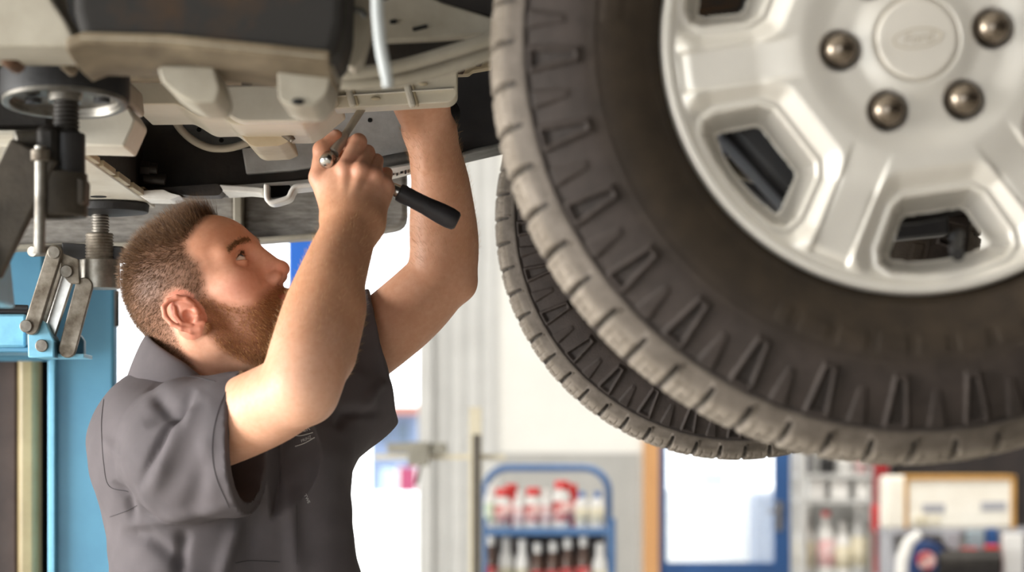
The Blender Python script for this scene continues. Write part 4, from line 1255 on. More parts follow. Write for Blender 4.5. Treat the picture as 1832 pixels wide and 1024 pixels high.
# --- eyes
gaze = np.array([.80, -.10, .46]); gaze /= np.linalg.norm(gaze)
for s in (-1, 1):
    e = MB(); e.sphere((EYE[0], EYE[1] * s, EYE[2]), ER, n=40, m=28)
    Ve = np.vstack(e.v); dv = (Ve - np.array((EYE[0], EYE[1] * s, EYE[2]))) / ER; ca_ = dv @ gaze
    Ce = np.tile(np.array(lin((226, 214, 204))), (len(Ve), 1))
    Ce = np.where((ca_ > .885)[:, None], np.array(lin((92, 112, 122))), Ce); Ce = np.where((ca_ > .975)[:, None], np.array(lin((12, 12, 14))), Ce)
    mesh_obj('eye', toW(Ve), e.f, MATS['eye_mat'], person, colors=Ce, angle=180)

# --- hair
def pick(mask, n, V=hV):
    ids = np.flatnonzero(mask)
    return rng.choice(ids, n, replace=len(ids) < n)
def hair_obj(name, n, k_, lenf, dirf, r0, c0, c1, label, parent=person, bendf=None):
    p_ = k_ ** 2; p_ = p_ / p_.sum()
    ids = rng.choice(len(hV), n, p=p_)
    P = hV[ids] + rng.normal(size=(n, 3)) * .0004; Nn = hN[ids]
    D = dirf(P, Nn) + rng.normal(size=(n, 3)) * .36
    # never point into the head
    dn = (D * Nn).sum(1); D += Nn * np.maximum(.12 - dn, 0)[:, None]
    L_ = lenf(P) * rng.uniform(.65, 1.2, n)
    t = rng.random((n, 1)); t2 = rng.random((n, 1))
    Cc = np.array(lin(c0)) * (1 - t) + np.array(lin(c1)) * t; Cc = Cc * (.65 + .4 * t2)
    bend = bendf(P, Nn) if bendf is not None else None
    Vs, Fs, Cs = strands(P - Nn * .0008, D, L_, r0, Cc, bend)
    o = mesh_obj(name, toW(Vs), Fs, MATS['hair'], parent, colors=Cs, angle=180)
    o['label'] = label; o['kind'] = 'stuff'
    return o
def head_len(P):
    top = np.clip((P[:, 2] - .055) / .05, 0, 1); front = np.clip((P[:, 0] - .0) / .07, 0, 1)
    return .0044 + .0030 * np.clip((P[:, 2] + .02) / .06, 0, 1) + .012 * top + .014 * top * front
def head_dir(P, N):
    top = np.clip((P[:, 2] - .06) / .05, 0, 1)[:, None]
    side = np.stack([-np.ones(len(P)) * .9, 0 * P[:, 0], -np.ones(len(P)) * .75], 1)
    quiff = np.stack([-.25 + 0 * P[:, 0], np.sin(P[:, 1] * 90) * .25, .95 + 0 * P[:, 0]], 1)
    return N * .8 + side * (1 - top) + quiff * top * (.5 + np.clip(P[:, 0:1] / .06, 0, 1))
hair_obj('hair', 31000, hairk * (hairk > .3), head_len, head_dir, .00017, (62, 42, 27), (140, 102, 66), 'short brown hair combed up at the front')
def beard_len(P):
    chin = np.clip((P[:, 0] - .04) / .05, 0, 1) * np.clip((-P[:, 2] - .03) / .05, 0, 1)
    return .0055 + .0095 * chin
def beard_dir(P, N):
    return N * .55 + np.stack([.25 + 0 * P[:, 0], 0 * P[:, 0], -np.ones(len(P))], 1)
hair_obj('beard', 16000, beardk * (beardk > .35), beard_len, beard_dir, .00022, (158, 98, 56), (222, 166, 106), 'full reddish-brown beard')
brow = np.clip(1 - np.abs((z - (.0475 - 8.0 * (ay - .030) ** 2 - .06 * np.maximum(ay - .04, 0))) / .0062), 0, 1) * (ay > .014) * (ay < .056) * (x > .05)
hair_obj('eyebrow', 2200, brow, lambda P: .0065 + 0 * P[:, 0], lambda P, N: N * .35 + np.stack([-.5 + 0 * P[:, 0], np.sign(P[:, 1]) * 1.0, .25 + 0 * P[:, 0]], 1), .00022, (138, 96, 62), (184, 138, 92), 'light brown eyebrows')
lash = (np.abs(np.hypot(x - EYE[0], np.hypot(ay - EYE[1], z - EYE[2])) - ER - .0014) < .002) * np.clip(1 - np.abs(z - EYE[2] - (.0066 - 30 * (ay - EYE[1]) ** 2)) / .0012, 0, 1) * (x > EYE[0] + .002)
if lash.sum() > 5:
    hair_obj('eyelash', 260, lash, lambda P: .0055 + 0 * P[:, 0], lambda P, N: np.stack([1 + 0 * P[:, 0], 0 * P[:, 0], .35 + 0 * P[:, 0]], 1), .0002, (70, 46, 30), (100, 70, 46), 'eyelashes')
# fine hair on the forearms
def arm_hair(V, N, ax0, ax1, n, lo, hi):
    d = ax1 - ax0; t = (V - ax0) @ d / (d @ d)
    ids = np.flatnonzero((t > lo) & (t < hi)); ids = rng.choice(ids, n)
    P = V[ids]; Nn = N[ids]
    D = Nn * .55 + d / np.linalg.norm(d) * .9 + rng.normal(size=(n, 3)) * .35
    t = rng.random((n, 1)); Cc = np.array(lin((178, 128, 78))) * (1 - t) + np.array(lin((222, 186, 138))) * t
    return strands(P, D, rng.uniform(.005, .011, n), .00011, Cc)
v1 = arm_hair(aV, aN, RE, wr[1], 2600, .12, 1.0); v2 = arm_hair(bV, bN, LE, lw[1], 2200, .1, .98)
o = mesh_obj('arm_hair', np.vstack([v1[0], v2[0]]), np.vstack([v1[1], v2[1] + len(v1[0])]), MATS['hair'], person, colors=np.vstack([v1[2], v2[2]]), angle=180)
o['kind'] = 'stuff'; o['label'] = 'fine blond hair on the forearms'
# ------------------------------------------------------------------ work shirt, trousers, boots
M('shirt_cloth', (98, 92, 94), (88, 83, 85), scale=7, rough=0.85, bump=0.25, bscale=1100, spec=0.15, bdist=.0006)
M('shirt_thread', (62, 58, 60), rough=0.9)
M('shirt_print', (206, 204, 204), rough=0.7)
S = Field((at(140, 0, 3.46)[0] - .03, 3.02, .90), (at(735, 0, 3.6)[0] + .02, 3.90, at(0, 510, 3.6)[2]), .0034)
# trunk
S.ell((TX + .005, 3.46, 1.04), (.142, .205, .46), .03, R=TR)
S.ell(at(392, 862, 3.46), (.130, .180, .135), .05, R=TR)
S.ell(at(305, 778, 3.44), (.095, .105, .085), .06)                       # back and shoulder blade
S.ell(at(345, 765, 3.46), (.080, .090, .050), .05)                      # round the collar
S.cone(at(390, 775, 3.47), at(560, 690, 3.60), .055, .072, .05)        # across to the far shoulder
S.cone(at(470, 800, 3.44), at(560, 720, 3.54), .10, .10, .07)           # chest
S.cone(at(292, 915, 3.45), at(335, 1080, 3.43), .072, .09, .05)         # cloth bagging at the back
S.cone(at(515, 860, 3.45), at(545, 1080, 3.45), .075, .085, .05)         # front of the shirt
S.ell(at(322, 735, 3.45), (.085, .090, .040), .04)
S.cone(at(296, 722, 3.43), at(410, 724, 3.40), .030, .028, .03)
# near sleeve
HN = np.array([.98, -.20, .0]); HN /= np.linalg.norm(HN)
HC = at(440, 789, 3.235)
S.ell(at(278, 800, 3.385), (.088, .090, .092), .04)
S.chain([at(300, 800, 3.335), at(345, 806, 3.285)], [.082, .0960], .016)
S.chain([at(345, 806, 3.285), HC + HN * .03], [.0960, .0945], .006)
# far sleeve
GN = np.array([.97, .05, .22]); GN /= np.linalg.norm(GN)
GC = at(678, 604, 3.615)
S.chain([at(560, 670, 3.60), at(620, 660, 3.61), GC + GN * .03], [.085, .086, .0780], .04)
S.cone(at(645, 690, 3.61), at(690, 684, 3.62), .045, .036, .03)          # slack hanging under the sleeve
S.cone(at(560, 740, 3.58), at(640, 720, 3.60), .06, .055, .04)
def half(n, c):
    return lambda x, y, z: -((x - c[0]) * n[0] + (y - c[1]) * n[1] + (z - c[2]) * n[2])
def cut_hem(C_, N_, rad, ref):
    # cut cleanly across the sleeve only (a disc-shaped slab beyond the hem)
    def fn(x, y, z):
        dx, dy, dz = x - C_[0], y - C_[1], z - C_[2]
        t = dx * N_[0] + dy * N_[1] + dz * N_[2]
        q = np.sqrt(np.maximum((dx - t * N_[0]) ** 2 + (dy - t * N_[1]) ** 2 + (dz - t * N_[2]) ** 2, 1e-12))
        return np.maximum(np.maximum(-t, t - .2), q - rad)
    S.op(fn, C_ - rad - .05, C_ + rad + .25, .001, 'sub')
cut_hem(HC, HN, .155, 0)
S.op(lambda x, y, z: (lambda t: np.maximum(np.maximum(-t, t - .2), np.sqrt((x - GC[0] - t * GN[0]) ** 2 + (y - GC[1] - t * GN[1]) ** 2 + (z - GC[2] - t * GN[2]) ** 2) - .19))((x - GC[0]) * GN[0] + (y - GC[1]) * GN[1] + (z - GC[2]) * GN[2]), GC - .22, GC + .30, .001, 'sub')
# hollow the sleeve mouths
S.chain([at(330, 796, 3.30), HC + HN * .06], [.064, .0870], .002, 'sub')
S.chain([at(640, 645, 3.61), GC + GN * .06], [.048, .0690], .002, 'sub')
# neck opening
S.cone(at(352, 720, 3.46), at(368, 640, 3.43), .060, .078, .004, 'sub')
sV, sF = S.mesh(); del S
sN = vnormals(sV, sF)
def pix(V): return np.stack([PPX + V[:, 0] / V[:, 1] * FPX, PPY - (V[:, 2] - CAMZ) / V[:, 1] * FPX], -1)
def seg_d(P, a, b):
    a = np.array(a, float); b = np.array(b, float); d = b - a; t = np.clip((P - a) @ d / (d @ d), 0, 1)
    return np.linalg.norm(P - a - t[:, None] * d, axis=1), t
# folds and creases of the cloth (measured on the side turned to the photographer)
folds = [((268, 690), (300, 735), (345, 760), 16, -.010), ((352, 700), (300, 768), (246, 880), 9, -.012), ((372, 705), (322, 775), (270, 890), 14, .006),
         ((420, 690), (330, 760), (250, 900), 26, .008), ((230, 940), (320, 925), (420, 905), 12, .006), ((200, 860), (230, 890), (240, 940), 9, -.008),
         ((180, 780), (215, 820), (225, 880), 10, .005), ((330, 945), (325, 985), (320, 1040), 12, -.010), ((215, 955), (265, 960), (330, 1010), 14, -.008),
         ((430, 925), (410, 980), (390, 1060), 14, .008), ((470, 850), (455, 940), (440, 1040), 18, -.006), ((560, 760), (545, 860), (540, 1000), 22, -.006),
         ((600, 770), (620, 740), (690, 735), 10, -.008), ((560, 690), (620, 640), (650, 560), 14, .006), ((640, 760), (670, 700), (690, 680), 9, .006),
         ((500, 800), (520, 900), (530, 1040), 16, .007), ((380, 800), (360, 860), (340, 920), 20, -.005), ((400, 720), (370, 790), (380, 900), 16, .004),
         ((255, 760), (300, 740), (380, 720), 12, -.006)]
PX_ = pix(sV); front = np.clip(-sN[:, 1] * 1.6 + .3, 0, 1)
disp = np.zeros(len(sV))
for p0, p1, p2, w_, a_ in folds:
    d1, t1 = seg_d(PX_, p0, p1); d2, t2_ = seg_d(PX_, p1, p2)
    d = np.minimum(d1, d2); tt = np.where(d1 < d2, t1 * .5, .5 + t2_ * .5)
    disp += a_ * np.exp(-(d / w_) ** 2) * np.clip(np.sin(tt * PI) * 1.4, 0, 1)
disp *= front
wob = np.sin(sV[:, 0] * 46 + sV[:, 2] * 30) * np.sin(sV[:, 2] * 38 - sV[:, 1] * 25) + .6 * np.sin(sV[:, 0] * 90 - sV[:, 2] * 70 + 1) * np.sin(sV[:, 2] * 60 + sV[:, 1] * 85)
hd = np.abs((sV - HC) @ HN); near_hem = np.clip(hd / .03, 0, 1)
disp += wob * .0016 * near_hem
sV = sV + sN * disp[:, None]
shirt = mesh_obj('shirt', sV, sF, MATS['shirt_cloth'], person, angle=180)
tag(shirt, 'dark grey short-sleeved work shirt')
from mathutils.bvhtree import BVHTree
sbvh = BVHTree.FromPolygons([tuple(v) for v in sV], [tuple(int(i) for i in f) for f in sF])
def on_shirt(px_, py_, off=.0006):
    d = Vector(at(px_, py_, 1.0) - np.array([0, 0, CAMZ])).normalized()
    hit = sbvh.ray_cast(Vector((0, 0, CAMZ)), d)
    if hit[0] is None: return None
    return np.array(hit[0]) + np.array(hit[1]) * off
def stitch(path, r=.0004, name='seam', n=26):
    pts = [on_shirt(*p) for p in smooth_path(path, n)]
    run = []; 
    runs = []
    for p in pts:
        if p is None or (run and np.linalg.norm(p - run[-1]) > .03):
            if len(run) > 2: runs.append(run)
            run = [] if p is None else [p]
        else: run.append(p)
    if len(run) > 2: runs.append(run)
    if not runs: return
    b = MB()
    for rn in runs: b.tube(rn, r, 6)
    b.build(name, MATS['shirt_thread'], shirt)
stitch([(418, 678), (393, 728), (380, 790), (386, 850), (410, 908)])
stitch([(186, 715), (182, 760), (186, 830), (196, 870), (230, 880)])
stitch([(197, 925), (225, 915), (245, 905)])
stitch([(262, 676), (300, 672), (350, 676), (385, 684)])
stitch([(530, 905), (531, 950), (531, 1010)])
stitch([(420, 1008), (450, 1004), (500, 1006)])
# collar: a folded band standing round the back of the neck
cax = np.array([.34, -.05, .92]); cax /= np.linalg.norm(cax)
cfw = np.array([math.cos(THETA * .5), math.sin(THETA * .5), 0]); cfw -= cax * (cfw @ cax); cfw /= np.linalg.norm(cfw); clf = np.cross(cax, cfw)
CC = at(346, 687, 3.422)
Vc = []; Fc = []; nphi = 64; prof = [(-.002, -.050), (.000, .010), (.001, .030), (.003, .038), (.0075, .038), (.011, .026), (.0125, .004), (.0130, -.014), (.012, -.050)]
for i in range(nphi):
    ph = math.radians(28) + (2 * PI - math.radians(56)) * i / (nphi - 1)
    e_ = min(i, nphi - 1 - i) / 10.0; hk = min(1, .45 + .55 * e_)
    back = .5 - .5 * math.cos(ph)
    for (dr, dz) in prof:
        rx, ry = .074 + dr, .079 + dr
        hz = dz * (hk if dz > 0 else 1) * (.45 + .75 * back)
        Vc.append(CC + cfw * (math.cos(ph) * rx) + clf * (math.sin(ph) * ry) + cax * hz)
m_ = len(prof)
for i in range(nphi - 1):
    for j in range(m_ - 1): Fc.append((i * m_ + j, i * m_ + j + 1, (i + 1) * m_ + j + 1, (i + 1) * m_ + j))
cb = MB(); cb.add(Vc, Fc); co = cb.build('collar', MATS['shirt_cloth'], shirt, angle=180, solid=.0016, sub=1)
# printing on the chest, worn, partly hidden by the arm
def print_on(body_, size, cx_, cy_, ang, wscale=1.0):
    tv_, tf_ = text_mesh(body_, size, 0.0, 0.0)
    ca_, sa_ = math.cos(ang), math.sin(ang); out = []; ok = True
    for (u, v, w_) in tv_:
        p = on_shirt(cx_ + (u * ca_ + v * sa_) * wscale, cy_ + (u * sa_ - v * ca_), .0008)
        if p is None: return
        out.append(p)
    b = MB(); b.add(out, tf_); b.build('chest_print', MATS['shirt_print'], shirt, smooth=False)
print_on('UPER', 15, 541, 769, math.radians(-14), .8)
print_on('PRINZ', 8, 548, 786, math.radians(-22), .9)
print_on('TWE', 8, 549, 893, math.radians(62), .9)
for pth in ([(520, 776), (535, 780), (560, 774)], [(528, 799), (545, 793), (563, 783)]):
    pts = [on_shirt(*p, .0009) for p in smooth_path(pth, 8)]
    if all(p is not None for p in pts):
        b = MB(); b.tube(pts, .0007, 5); b.build('chest_print', MATS['shirt_print'], shirt)
# trousers and boots
M('trouser_cloth', (52, 52, 58), (44, 44, 50), scale=9, rough=.85, bump=.2, bscale=900)
Tt = Field((TX - .30, 3.12, .08), (TX + .34, 3.82, 1.12), .008)
Tt.ell((TX + .005, 3.46, 1.00), (.120, .180, .12), .05, R=TR)
for s in (-1, 1):
    hp = np.array([TX, 3.46, .95]) + lf_ * .088 * s; kn = np.array([TX, 3.46, .52]) + lf_ * .11 * s + fw * .02; an = np.array([TX, 3.46, .12]) + lf_ * .12 * s - fw * .02
    Tt.chain([hp, kn, an], [.102, .080, .068], .03)
V_, F_ = Tt.mesh(); mesh_obj('trousers', V_, F_, MATS['trouser_cloth'], person, angle=180)
for s in (-1, 1):
    an = np.array([TX, 3.46, .09]) + lf_ * .12 * s - fw * .02
    Bo = Field(an - .22, an + .26, .006)
    Bo.cone(an + np.array([0, 0, .07]), an, .056, .052, .02); Bo.cone(an + np.array([0, 0, -.045]), an + fw * .15 + np.array([0, 0, -.048]), .046, .040, .03)
    Bo.op(lambda x, y, z: z - .0, (an[0] - .3, an[1] - .3, -.2), (an[0] + .3, an[1] + .3, .001), .001, 'sub')
    V_, F_ = Bo.mesh(); mesh_obj('boot', V_, F_, MATS['black_rubber'], person, angle=180)

# ------------------------------------------------------------------ ratchet in the near hand
rk = thing('ratchet_wrench', 'chrome ratchet wrench with black rubber grip held in the mechanic\'s near hand', 'wrench', at(690, 330, 3.30))
h0 = at(590, 284, 3.292); g0 = at(706, 340, 3.312); g1 = at(810, 396, 3.312)
hd_ = (g1 - h0) / np.linalg.norm(g1 - h0); exd = at(650, 192, 3.345) - at(598, 272, 3.300); exd /= np.linalg.norm(exd)
b = MB(); b.lathe([(.0001, -.0125), (.006, -.0120), (.0092, -.0095), (.0100, -.006), (.0100, .004), (.0085, .0065), (.004, .007)], h0 - exd * .003 - np.array([0, .012, 0]), exd * .8 + np.array([0, .6, 0]), 28); b.build('ratchet_head', MATS['bright_steel'], rk, angle=50)
b = MB(); b.tube([h0 + hd_ * .004, h0 + hd_ * .03, g0], [.0085, .0062, .0062], 16); b.tube([g0 - hd_ * .014, g0 + hd_ * .010], [.0072, .0100], 16); b.build('shank', MATS['bright_steel'], rk)
b = MB()
L_ = np.linalg.norm(g1 - g0)
b.lathe([(.0085, -.001), (.0118, .0005), (.0125, .006), (.0118, .022), (.0122, .04), (.0140, .062), (.0143, L_ - .012), (.0130, L_ - .003), (.010, L_)], g0 + hd_ * .006, hd_, 28); b.build('grip', M('grip_rubber', (50, 46, 48), (40, 37, 39), scale=40, rough=.55, bump=.15, bscale=300), rk, angle=50)
e0 = at(600, 268, 3.290)
b = MB(); b.tube([e0 - exd * .006, e0 + exd * .026], [.0080, .0078], 18); b.tube([e0 + exd * .024, e0 + exd * .15], [.0052, .0052], 16); b.build('extension_bar', M('bar_steel', (196, 188, 174), (170, 160, 146), scale=20, rough=.35, metal=.35), rk, angle=50)
# ------------------------------------------------------------------ things at the back of the shop
M('cart_blue', (78, 116, 164), (70, 106, 152), scale=8, rough=0.4)
M('cream_paint', (214, 206, 184), (198, 188, 164), scale=10, rough=0.5)
M('slot_dark', (92, 86, 76), (76, 70, 62), scale=12, rough=0.6)
M('grey_head', (150, 146, 134), (132, 128, 116), scale=12, rough=0.5)
M('red_paint', (196, 34, 36), (172, 28, 30), scale=10, rough=0.4)
M('white_plastic', (232, 230, 226), (222, 220, 216), scale=10, rough=0.4)
M('red_plastic', (206, 40, 36), rough=0.4)
M('blue_plastic', (70, 110, 170), rough=0.4)
M('amber_plastic', (96, 72, 60), (76, 58, 52), scale=10, rough=0.3)
M('label_pale', (222, 214, 190), (206, 196, 170), scale=30, rough=0.5)
M('label_red', (196, 60, 60), (226, 190, 184), scale=18, rough=0.5, contrast=(0.45, 0.55))
M('label_pink', (214, 150, 150), (226, 214, 212), scale=18, rough=0.5)
M('label_green', (176, 200, 160), (220, 222, 206), scale=18, rough=0.5)
M('tan_trim', (196, 148, 76), (176, 130, 64), scale=10, rough=0.5)
M('cream_white', (240, 236, 224), (232, 226, 212), scale=8, rough=0.5)
M('pegboard', (52, 44, 42), (38, 33, 32), scale=8, rough=0.7)
M('bench_grey', (176, 176, 182), (150, 150, 156), scale=8, rough=0.5)
M('shelf_grey', (196, 196, 194), (184, 184, 182), scale=8, rough=0.5)

def bottle(name, x, y, z, r, h, neck, body, capm, lab, label, cat='bottle', group=None, capr=None, caph=None):
    t = thing(name, label, cat, (x, y, z), group)
    caph = caph or 0.03; capr = capr or neck * 1.15
    b = MB()
    b.lathe([(r * .94, 0), (r, .006), (r, h * .62), (r * .92, h * .70), (neck, h * .82), (neck, h - caph)], (x, y, z), (0, 0, 1), 20)
    b.build('body', MATS[body], t, angle=60)
    b = MB(); b.lathe([(r * 1.015, h * .14), (r * 1.015, h * .56)], (x, y, z), (0, 0, 1), 20, caps=False); b.build('sticker', MATS[lab], t, solid=0.0006)
    b = MB(); b.lathe([(capr, h - caph), (capr, h - .004), (capr * .85, h)], (x, y, z), (0, 0, 1), 18); b.build('cap', MATS[capm], t)
    return t

# blue bottle cart
CY = 11.0
cx0, cx1 = at(866, 0, CY)[0], at(1092, 0, CY)[0]
ct = thing('bottle_cart', 'blue tubular cart with rounded top rail, loaded with bottles, by the grey wall', 'cart', ((cx0 + cx1) / 2, CY, 0))
zt = at(0, 838, CY)[2]
for y, nm in ((CY + .19, 'back_frame'), (CY - .19, 'front_frame')):
    b = MB(); rad = .11; pts = [(cx0, y, .1)]
    ztop = zt if nm == 'back_frame' else zt - .30
    for k in range(7):
        q = PI - k / 6 * PI / 2; pts.append((cx0 + rad + rad * math.cos(q), y, ztop - rad + rad * math.sin(q)))
    for k in range(7):
        q = PI / 2 - k / 6 * PI / 2; pts.append((cx1 - rad + rad * math.cos(q), y, ztop - rad + rad * math.sin(q)))
    pts.append((cx1, y, .1))
    if nm == 'front_frame':
        for xx in (cx0, cx1): b.cyl((xx, y, .1), (xx, y, at(0, 925, CY)[2]), .016, n=12)
    else:
        b.tube(pts, .017, 12)
    b.build(nm, MATS['cart_blue'], ct)
shelfz = [at(0, 944, CY)[2], at(0, 1082, CY)[2], 0.3]
b = MB(); b.box2((cx0 + .02, CY + .165, shelfz[1] + .002), (cx1 - .02, CY + .172, shelfz[0] - .032)); b.build('shelf_gap_shade', MATS['pegboard'], ct, smooth=False)  # dark sheet added for the shade between the lower bottles
for z in shelfz:
    b = MB(); b.box2((cx0 + .012, CY - .2, z - .03), (cx1 - .012, CY + .2, z)); b.build('shelf', MATS['cart_blue'], ct, bevel=.004)
for xx in (cx0, cx1):
    for yy in (CY - .19, CY + .19):
        b = MB(); b.cyl((xx - .012, yy, .05), (xx + .012, yy, .05), .05, n=18); b.build('caster', MATS['black_rubber'], ct)
specs = [  # px, top py, radius, cap material, body, sticker, description
    (877, 868, .026, 'white_plastic', 'white_plastic', 'label_green', 'white squeeze bottle at the left end of the cart\'s top shelf'),
    (899, 874, .036, 'red_plastic', 'white_plastic', 'label_red', 'red-capped white canister near the left end of the top shelf'),
    (929, 880, .028, 'white_plastic', 'white_plastic', 'label_pink', 'small white-capped bottle between two red-capped canisters'),
    (954, 873, .036, 'red_plastic', 'white_plastic', 'label_red', 'red-capped canister in the middle of the cart\'s top shelf'),
    (978, 876, .026, 'white_plastic', 'white_plastic', 'label_pink', 'white bottle left of the tallest red-capped can'),
    (1005, 861, .038, 'red_plastic', 'white_plastic', 'label_red', 'tallest red-capped can on the cart\'s top shelf'),
    (1041, 880, .029, 'blue_plastic', 'white_plastic', 'label_pale', 'blue-capped white bottle, left one of the pair'),
    (1069, 880, .031, 'blue_plastic', 'white_plastic', 'label_pale', 'blue-capped white bottle at the right end of the top shelf')]
for (pxx, py, r, cm, bm_, lb, ds) in specs:
    x = at(pxx, 0, CY - .06)[0]; h = at(0, py, CY - .06)[2] - shelfz[0]
    bottle('bottle', x, CY - .06, shelfz[0] + .001, r, h, r * .62, bm_, cm, lb, ds, group='bottles on the cart\'s top shelf', capr=r * (.86 if cm == 'red_plastic' else .5), caph=.036)
for k, (pxx, ds) in enumerate(((1022, 'red spray can behind the blue-capped bottles'), (915, 'red can behind the white bottles on the cart'))):
    x = at(pxx, 0, CY + .08)[0]
    bottle('spray_can', x, CY + .09, shelfz[0] + .001, .033, .19, .03, 'red_plastic', 'red_plastic', 'label_red', ds, 'spray can', capr=.028, caph=.04)
low = [(878, 'leftmost'), (906, 'second from the left'), (935, 'third from the left'), (962, 'fourth from the left'), (990, 'fourth from the right'), (1016, 'third from the right'), (1044, 'second from the right'), (1073, 'rightmost')]
for k, (pxx, wd) in enumerate(low):
    x = at(pxx, 0, CY - .06)[0]
    top = (958, 962, 966, 972, 970, 964, 960, 972)[k]
    h = at(0, top, CY - .06)[2] - shelfz[1]
    pale = k in (1, 2, 7)
    bottle('oil_bottle', x, CY - .06, shelfz[1] + .001, .031, h, .016, 'white_plastic' if pale else 'amber_plastic', 'white_plastic', 'label_pale' if pale else 'label_red', wd + ' bottle in the lower row of the blue cart', group='bottles on the cart\'s lower shelf', capr=.018, caph=.045)

# cream stand with a sideways arm and grey clamp head
SY = 9.0
x0, x1 = at(839, 0, SY)[0], at(862, 0, SY)[0]
zt = at(0, 729, SY)[2]; za = at(0, 818, SY)[2]
st = thing('measuring_stand', 'tall cream stand with sideways arm and grey clamp head, left of the cart', 'stand', ((x0 + x1) / 2, SY, 0))
b = MB(); b.box2((x0, SY - .025, .04), (x1, SY + .025, zt)); b.build('post', MATS['cream_paint'], st, bevel=.003)
b = MB(); b.box2((x0 + .014, SY - .031, .06), (x1 - .005, SY - .0252, at(0, 778, SY)[2])); b.build('rail_slot', MATS['slot_dark'], st)
b = MB(); b.box2((at(668, 0, SY)[0], SY + .03, za - .009), (at(905, 0, SY)[0], SY + .05, za + .009)); b.build('cross_arm', MATS['cream_paint'], st, bevel=.002)
b = MB(); b.box2((at(692, 0, SY)[0], SY - .01, at(0, 812, SY)[2]), (at(800, 0, SY)[0], SY + .029, at(0, 793, SY)[2])); b.build('clamp_head', MATS['grey_head'], st, bevel=.006)
b = MB(); b.box2((at(730, 0, SY)[0], SY - .03, at(0, 834, SY)[2]), (at(768, 0, SY)[0], SY + .028, at(0, 791, SY)[2])); b.build('clamp_block', MATS['grey_head'], st, bevel=.005)
b = MB(); b.tube([at(752, 832, SY), at(748, 850, SY), at(744, 868, SY)], .006, 10); b.build('lever', MATS['slot_dark'], st)
b = MB(); b.box2((x0 - .25, SY - .25, 0), (x1 + .25, SY + .25, .04)); b.build('foot_plate', MATS['cream_paint'], st, bevel=.005)

# yard outside the opening
M('van_white', (240, 240, 238), (232, 232, 230), scale=3, rough=0.35)
M('far_blue', (96, 110, 138), (108, 122, 148), scale=1, rough=0.6)
M('far_roof', (150, 100, 86), rough=0.7)
M('far_pink', (132, 44, 76), rough=0.6)
M('far_pale', (150, 168, 176), rough=0.6)
M('glass_dark', (70, 84, 100), rough=0.15)
VY = 22.0
v = thing('storage_container', 'white storage container standing in the yard behind the mechanic', 'container', (at(640, 0, VY)[0], VY + 1, -.02))
b = MB(); xa, xb = at(560, 0, VY)[0], at(754, 0, VY)[0]; zt = at(0, 887, VY)[2]
pr = round_poly([(xa - 1.2, 0), (xb, 0), (xb, zt), (xa - 1.2, zt)], .06)
b.prism([(x, VY, z) for x, z in pr], (0, 1.9, 0)); b.build('container_body', MATS['van_white'], v, bevel=.03)
for k in range(5):
    b = MB(); xx = xa - 1.0 + k * .42; b.box2((xx, VY - .025, .12), (xx + .06, VY, zt - .12)); b.build('container_rib', MATS['van_white'], v, bevel=.006)
HY = 40.0
h = thing('yard_building', 'blue-grey building with red roof edge far beyond the yard', 'building', (at(700, 0, HY)[0], HY + 2, -.02))
b = MB(); b.box2((at(662, 0, HY)[0], HY, -.02), (at(748, 0, HY)[0], HY + 4, at(0, 742, HY)[2])); b.build('wall', MATS['far_blue'], h, smooth=False)
b = MB(); b.box2((at(655, 0, HY)[0], HY - .3, at(0, 742, HY)[2]), (at(752, 0, HY)[0], HY + 4.3, at(0, 726, HY)[2])); b.build('roof', MATS['far_roof'], h, smooth=False)
for k in range(2):
    b = MB(); b.box2((at(676 + 34 * k, 0, HY)[0], HY - .05, at(0, 790, HY)[2]), (at(698 + 34 * k, 0, HY)[0], HY + .02, at(0, 758, HY)[2])); b.build('window', MATS['glass_dark'], h, smooth=False)
BY = 30.0
b = thing('pink_banner', 'pink banner on posts in the yard, left of the door track', 'banner', (at(730, 0, BY)[0], BY, -.02))
c = MB(); c.box2((at(714, 0, BY)[0], BY, at(0, 884, BY)[2]), (at(744, 0, BY)[0], BY + .06, at(0, 836, BY)[2])); c.build('cloth', MATS['far_pink'], b, smooth=False)
for xx in (714, 744):
    c = MB(); c.cyl((at(xx, 0, BY)[0], BY + .03, -.02), (at(xx, 0, BY)[0], BY + .03, at(0, 834, BY)[2]), .03, n=10); c.build('post', MATS['shelf_grey'], b)
b = MB(); x0_, x1_ = at(668, 0, 34)[0], at(712, 0, 34)[0]
pts = round_poly([(x0_, -.02), (x1_, -.02), (x1_, at(0, 850, 34)[2]), (x0_ + .1, at(0, 838, 34)[2])], .05)
b.prism([(x, 34, z) for x, z in pts], (0, 1.2, 0)); o = b.build('storage_crate', MATS['far_pale'], None, bevel=.03)
tag(o, 'pale blue crate in the yard beside the pink banner', 'crate')
# grey plant cabinet seen through the door's glass
b = MB(); b.box2((1.62, 20, -.02), (1.80, 20.5, 1.30)); o = b.build('yard_cabinet', MATS['far_pale'], None, bevel=.02); tag(o, 'pale cabinet standing outside behind the glazed blue door', 'cabinet')
b = MB(); b.box2((1.2, 19.0, -.02), (2.7, 19.15, 1.18)); o = b.build('yard_wall', MATS['van_white'], None, bevel=.02); tag(o, 'low white wall outside behind the glazed blue door', 'wall')
b = MB(); b.box2((1.86, 18.3, -.02), (2.3, 18.8, 1.15)); o = b.build('yard_bin', MATS['far_blue'], None, bevel=.03); tag(o, 'blue-grey bin outside, low behind the door glass', 'bin')

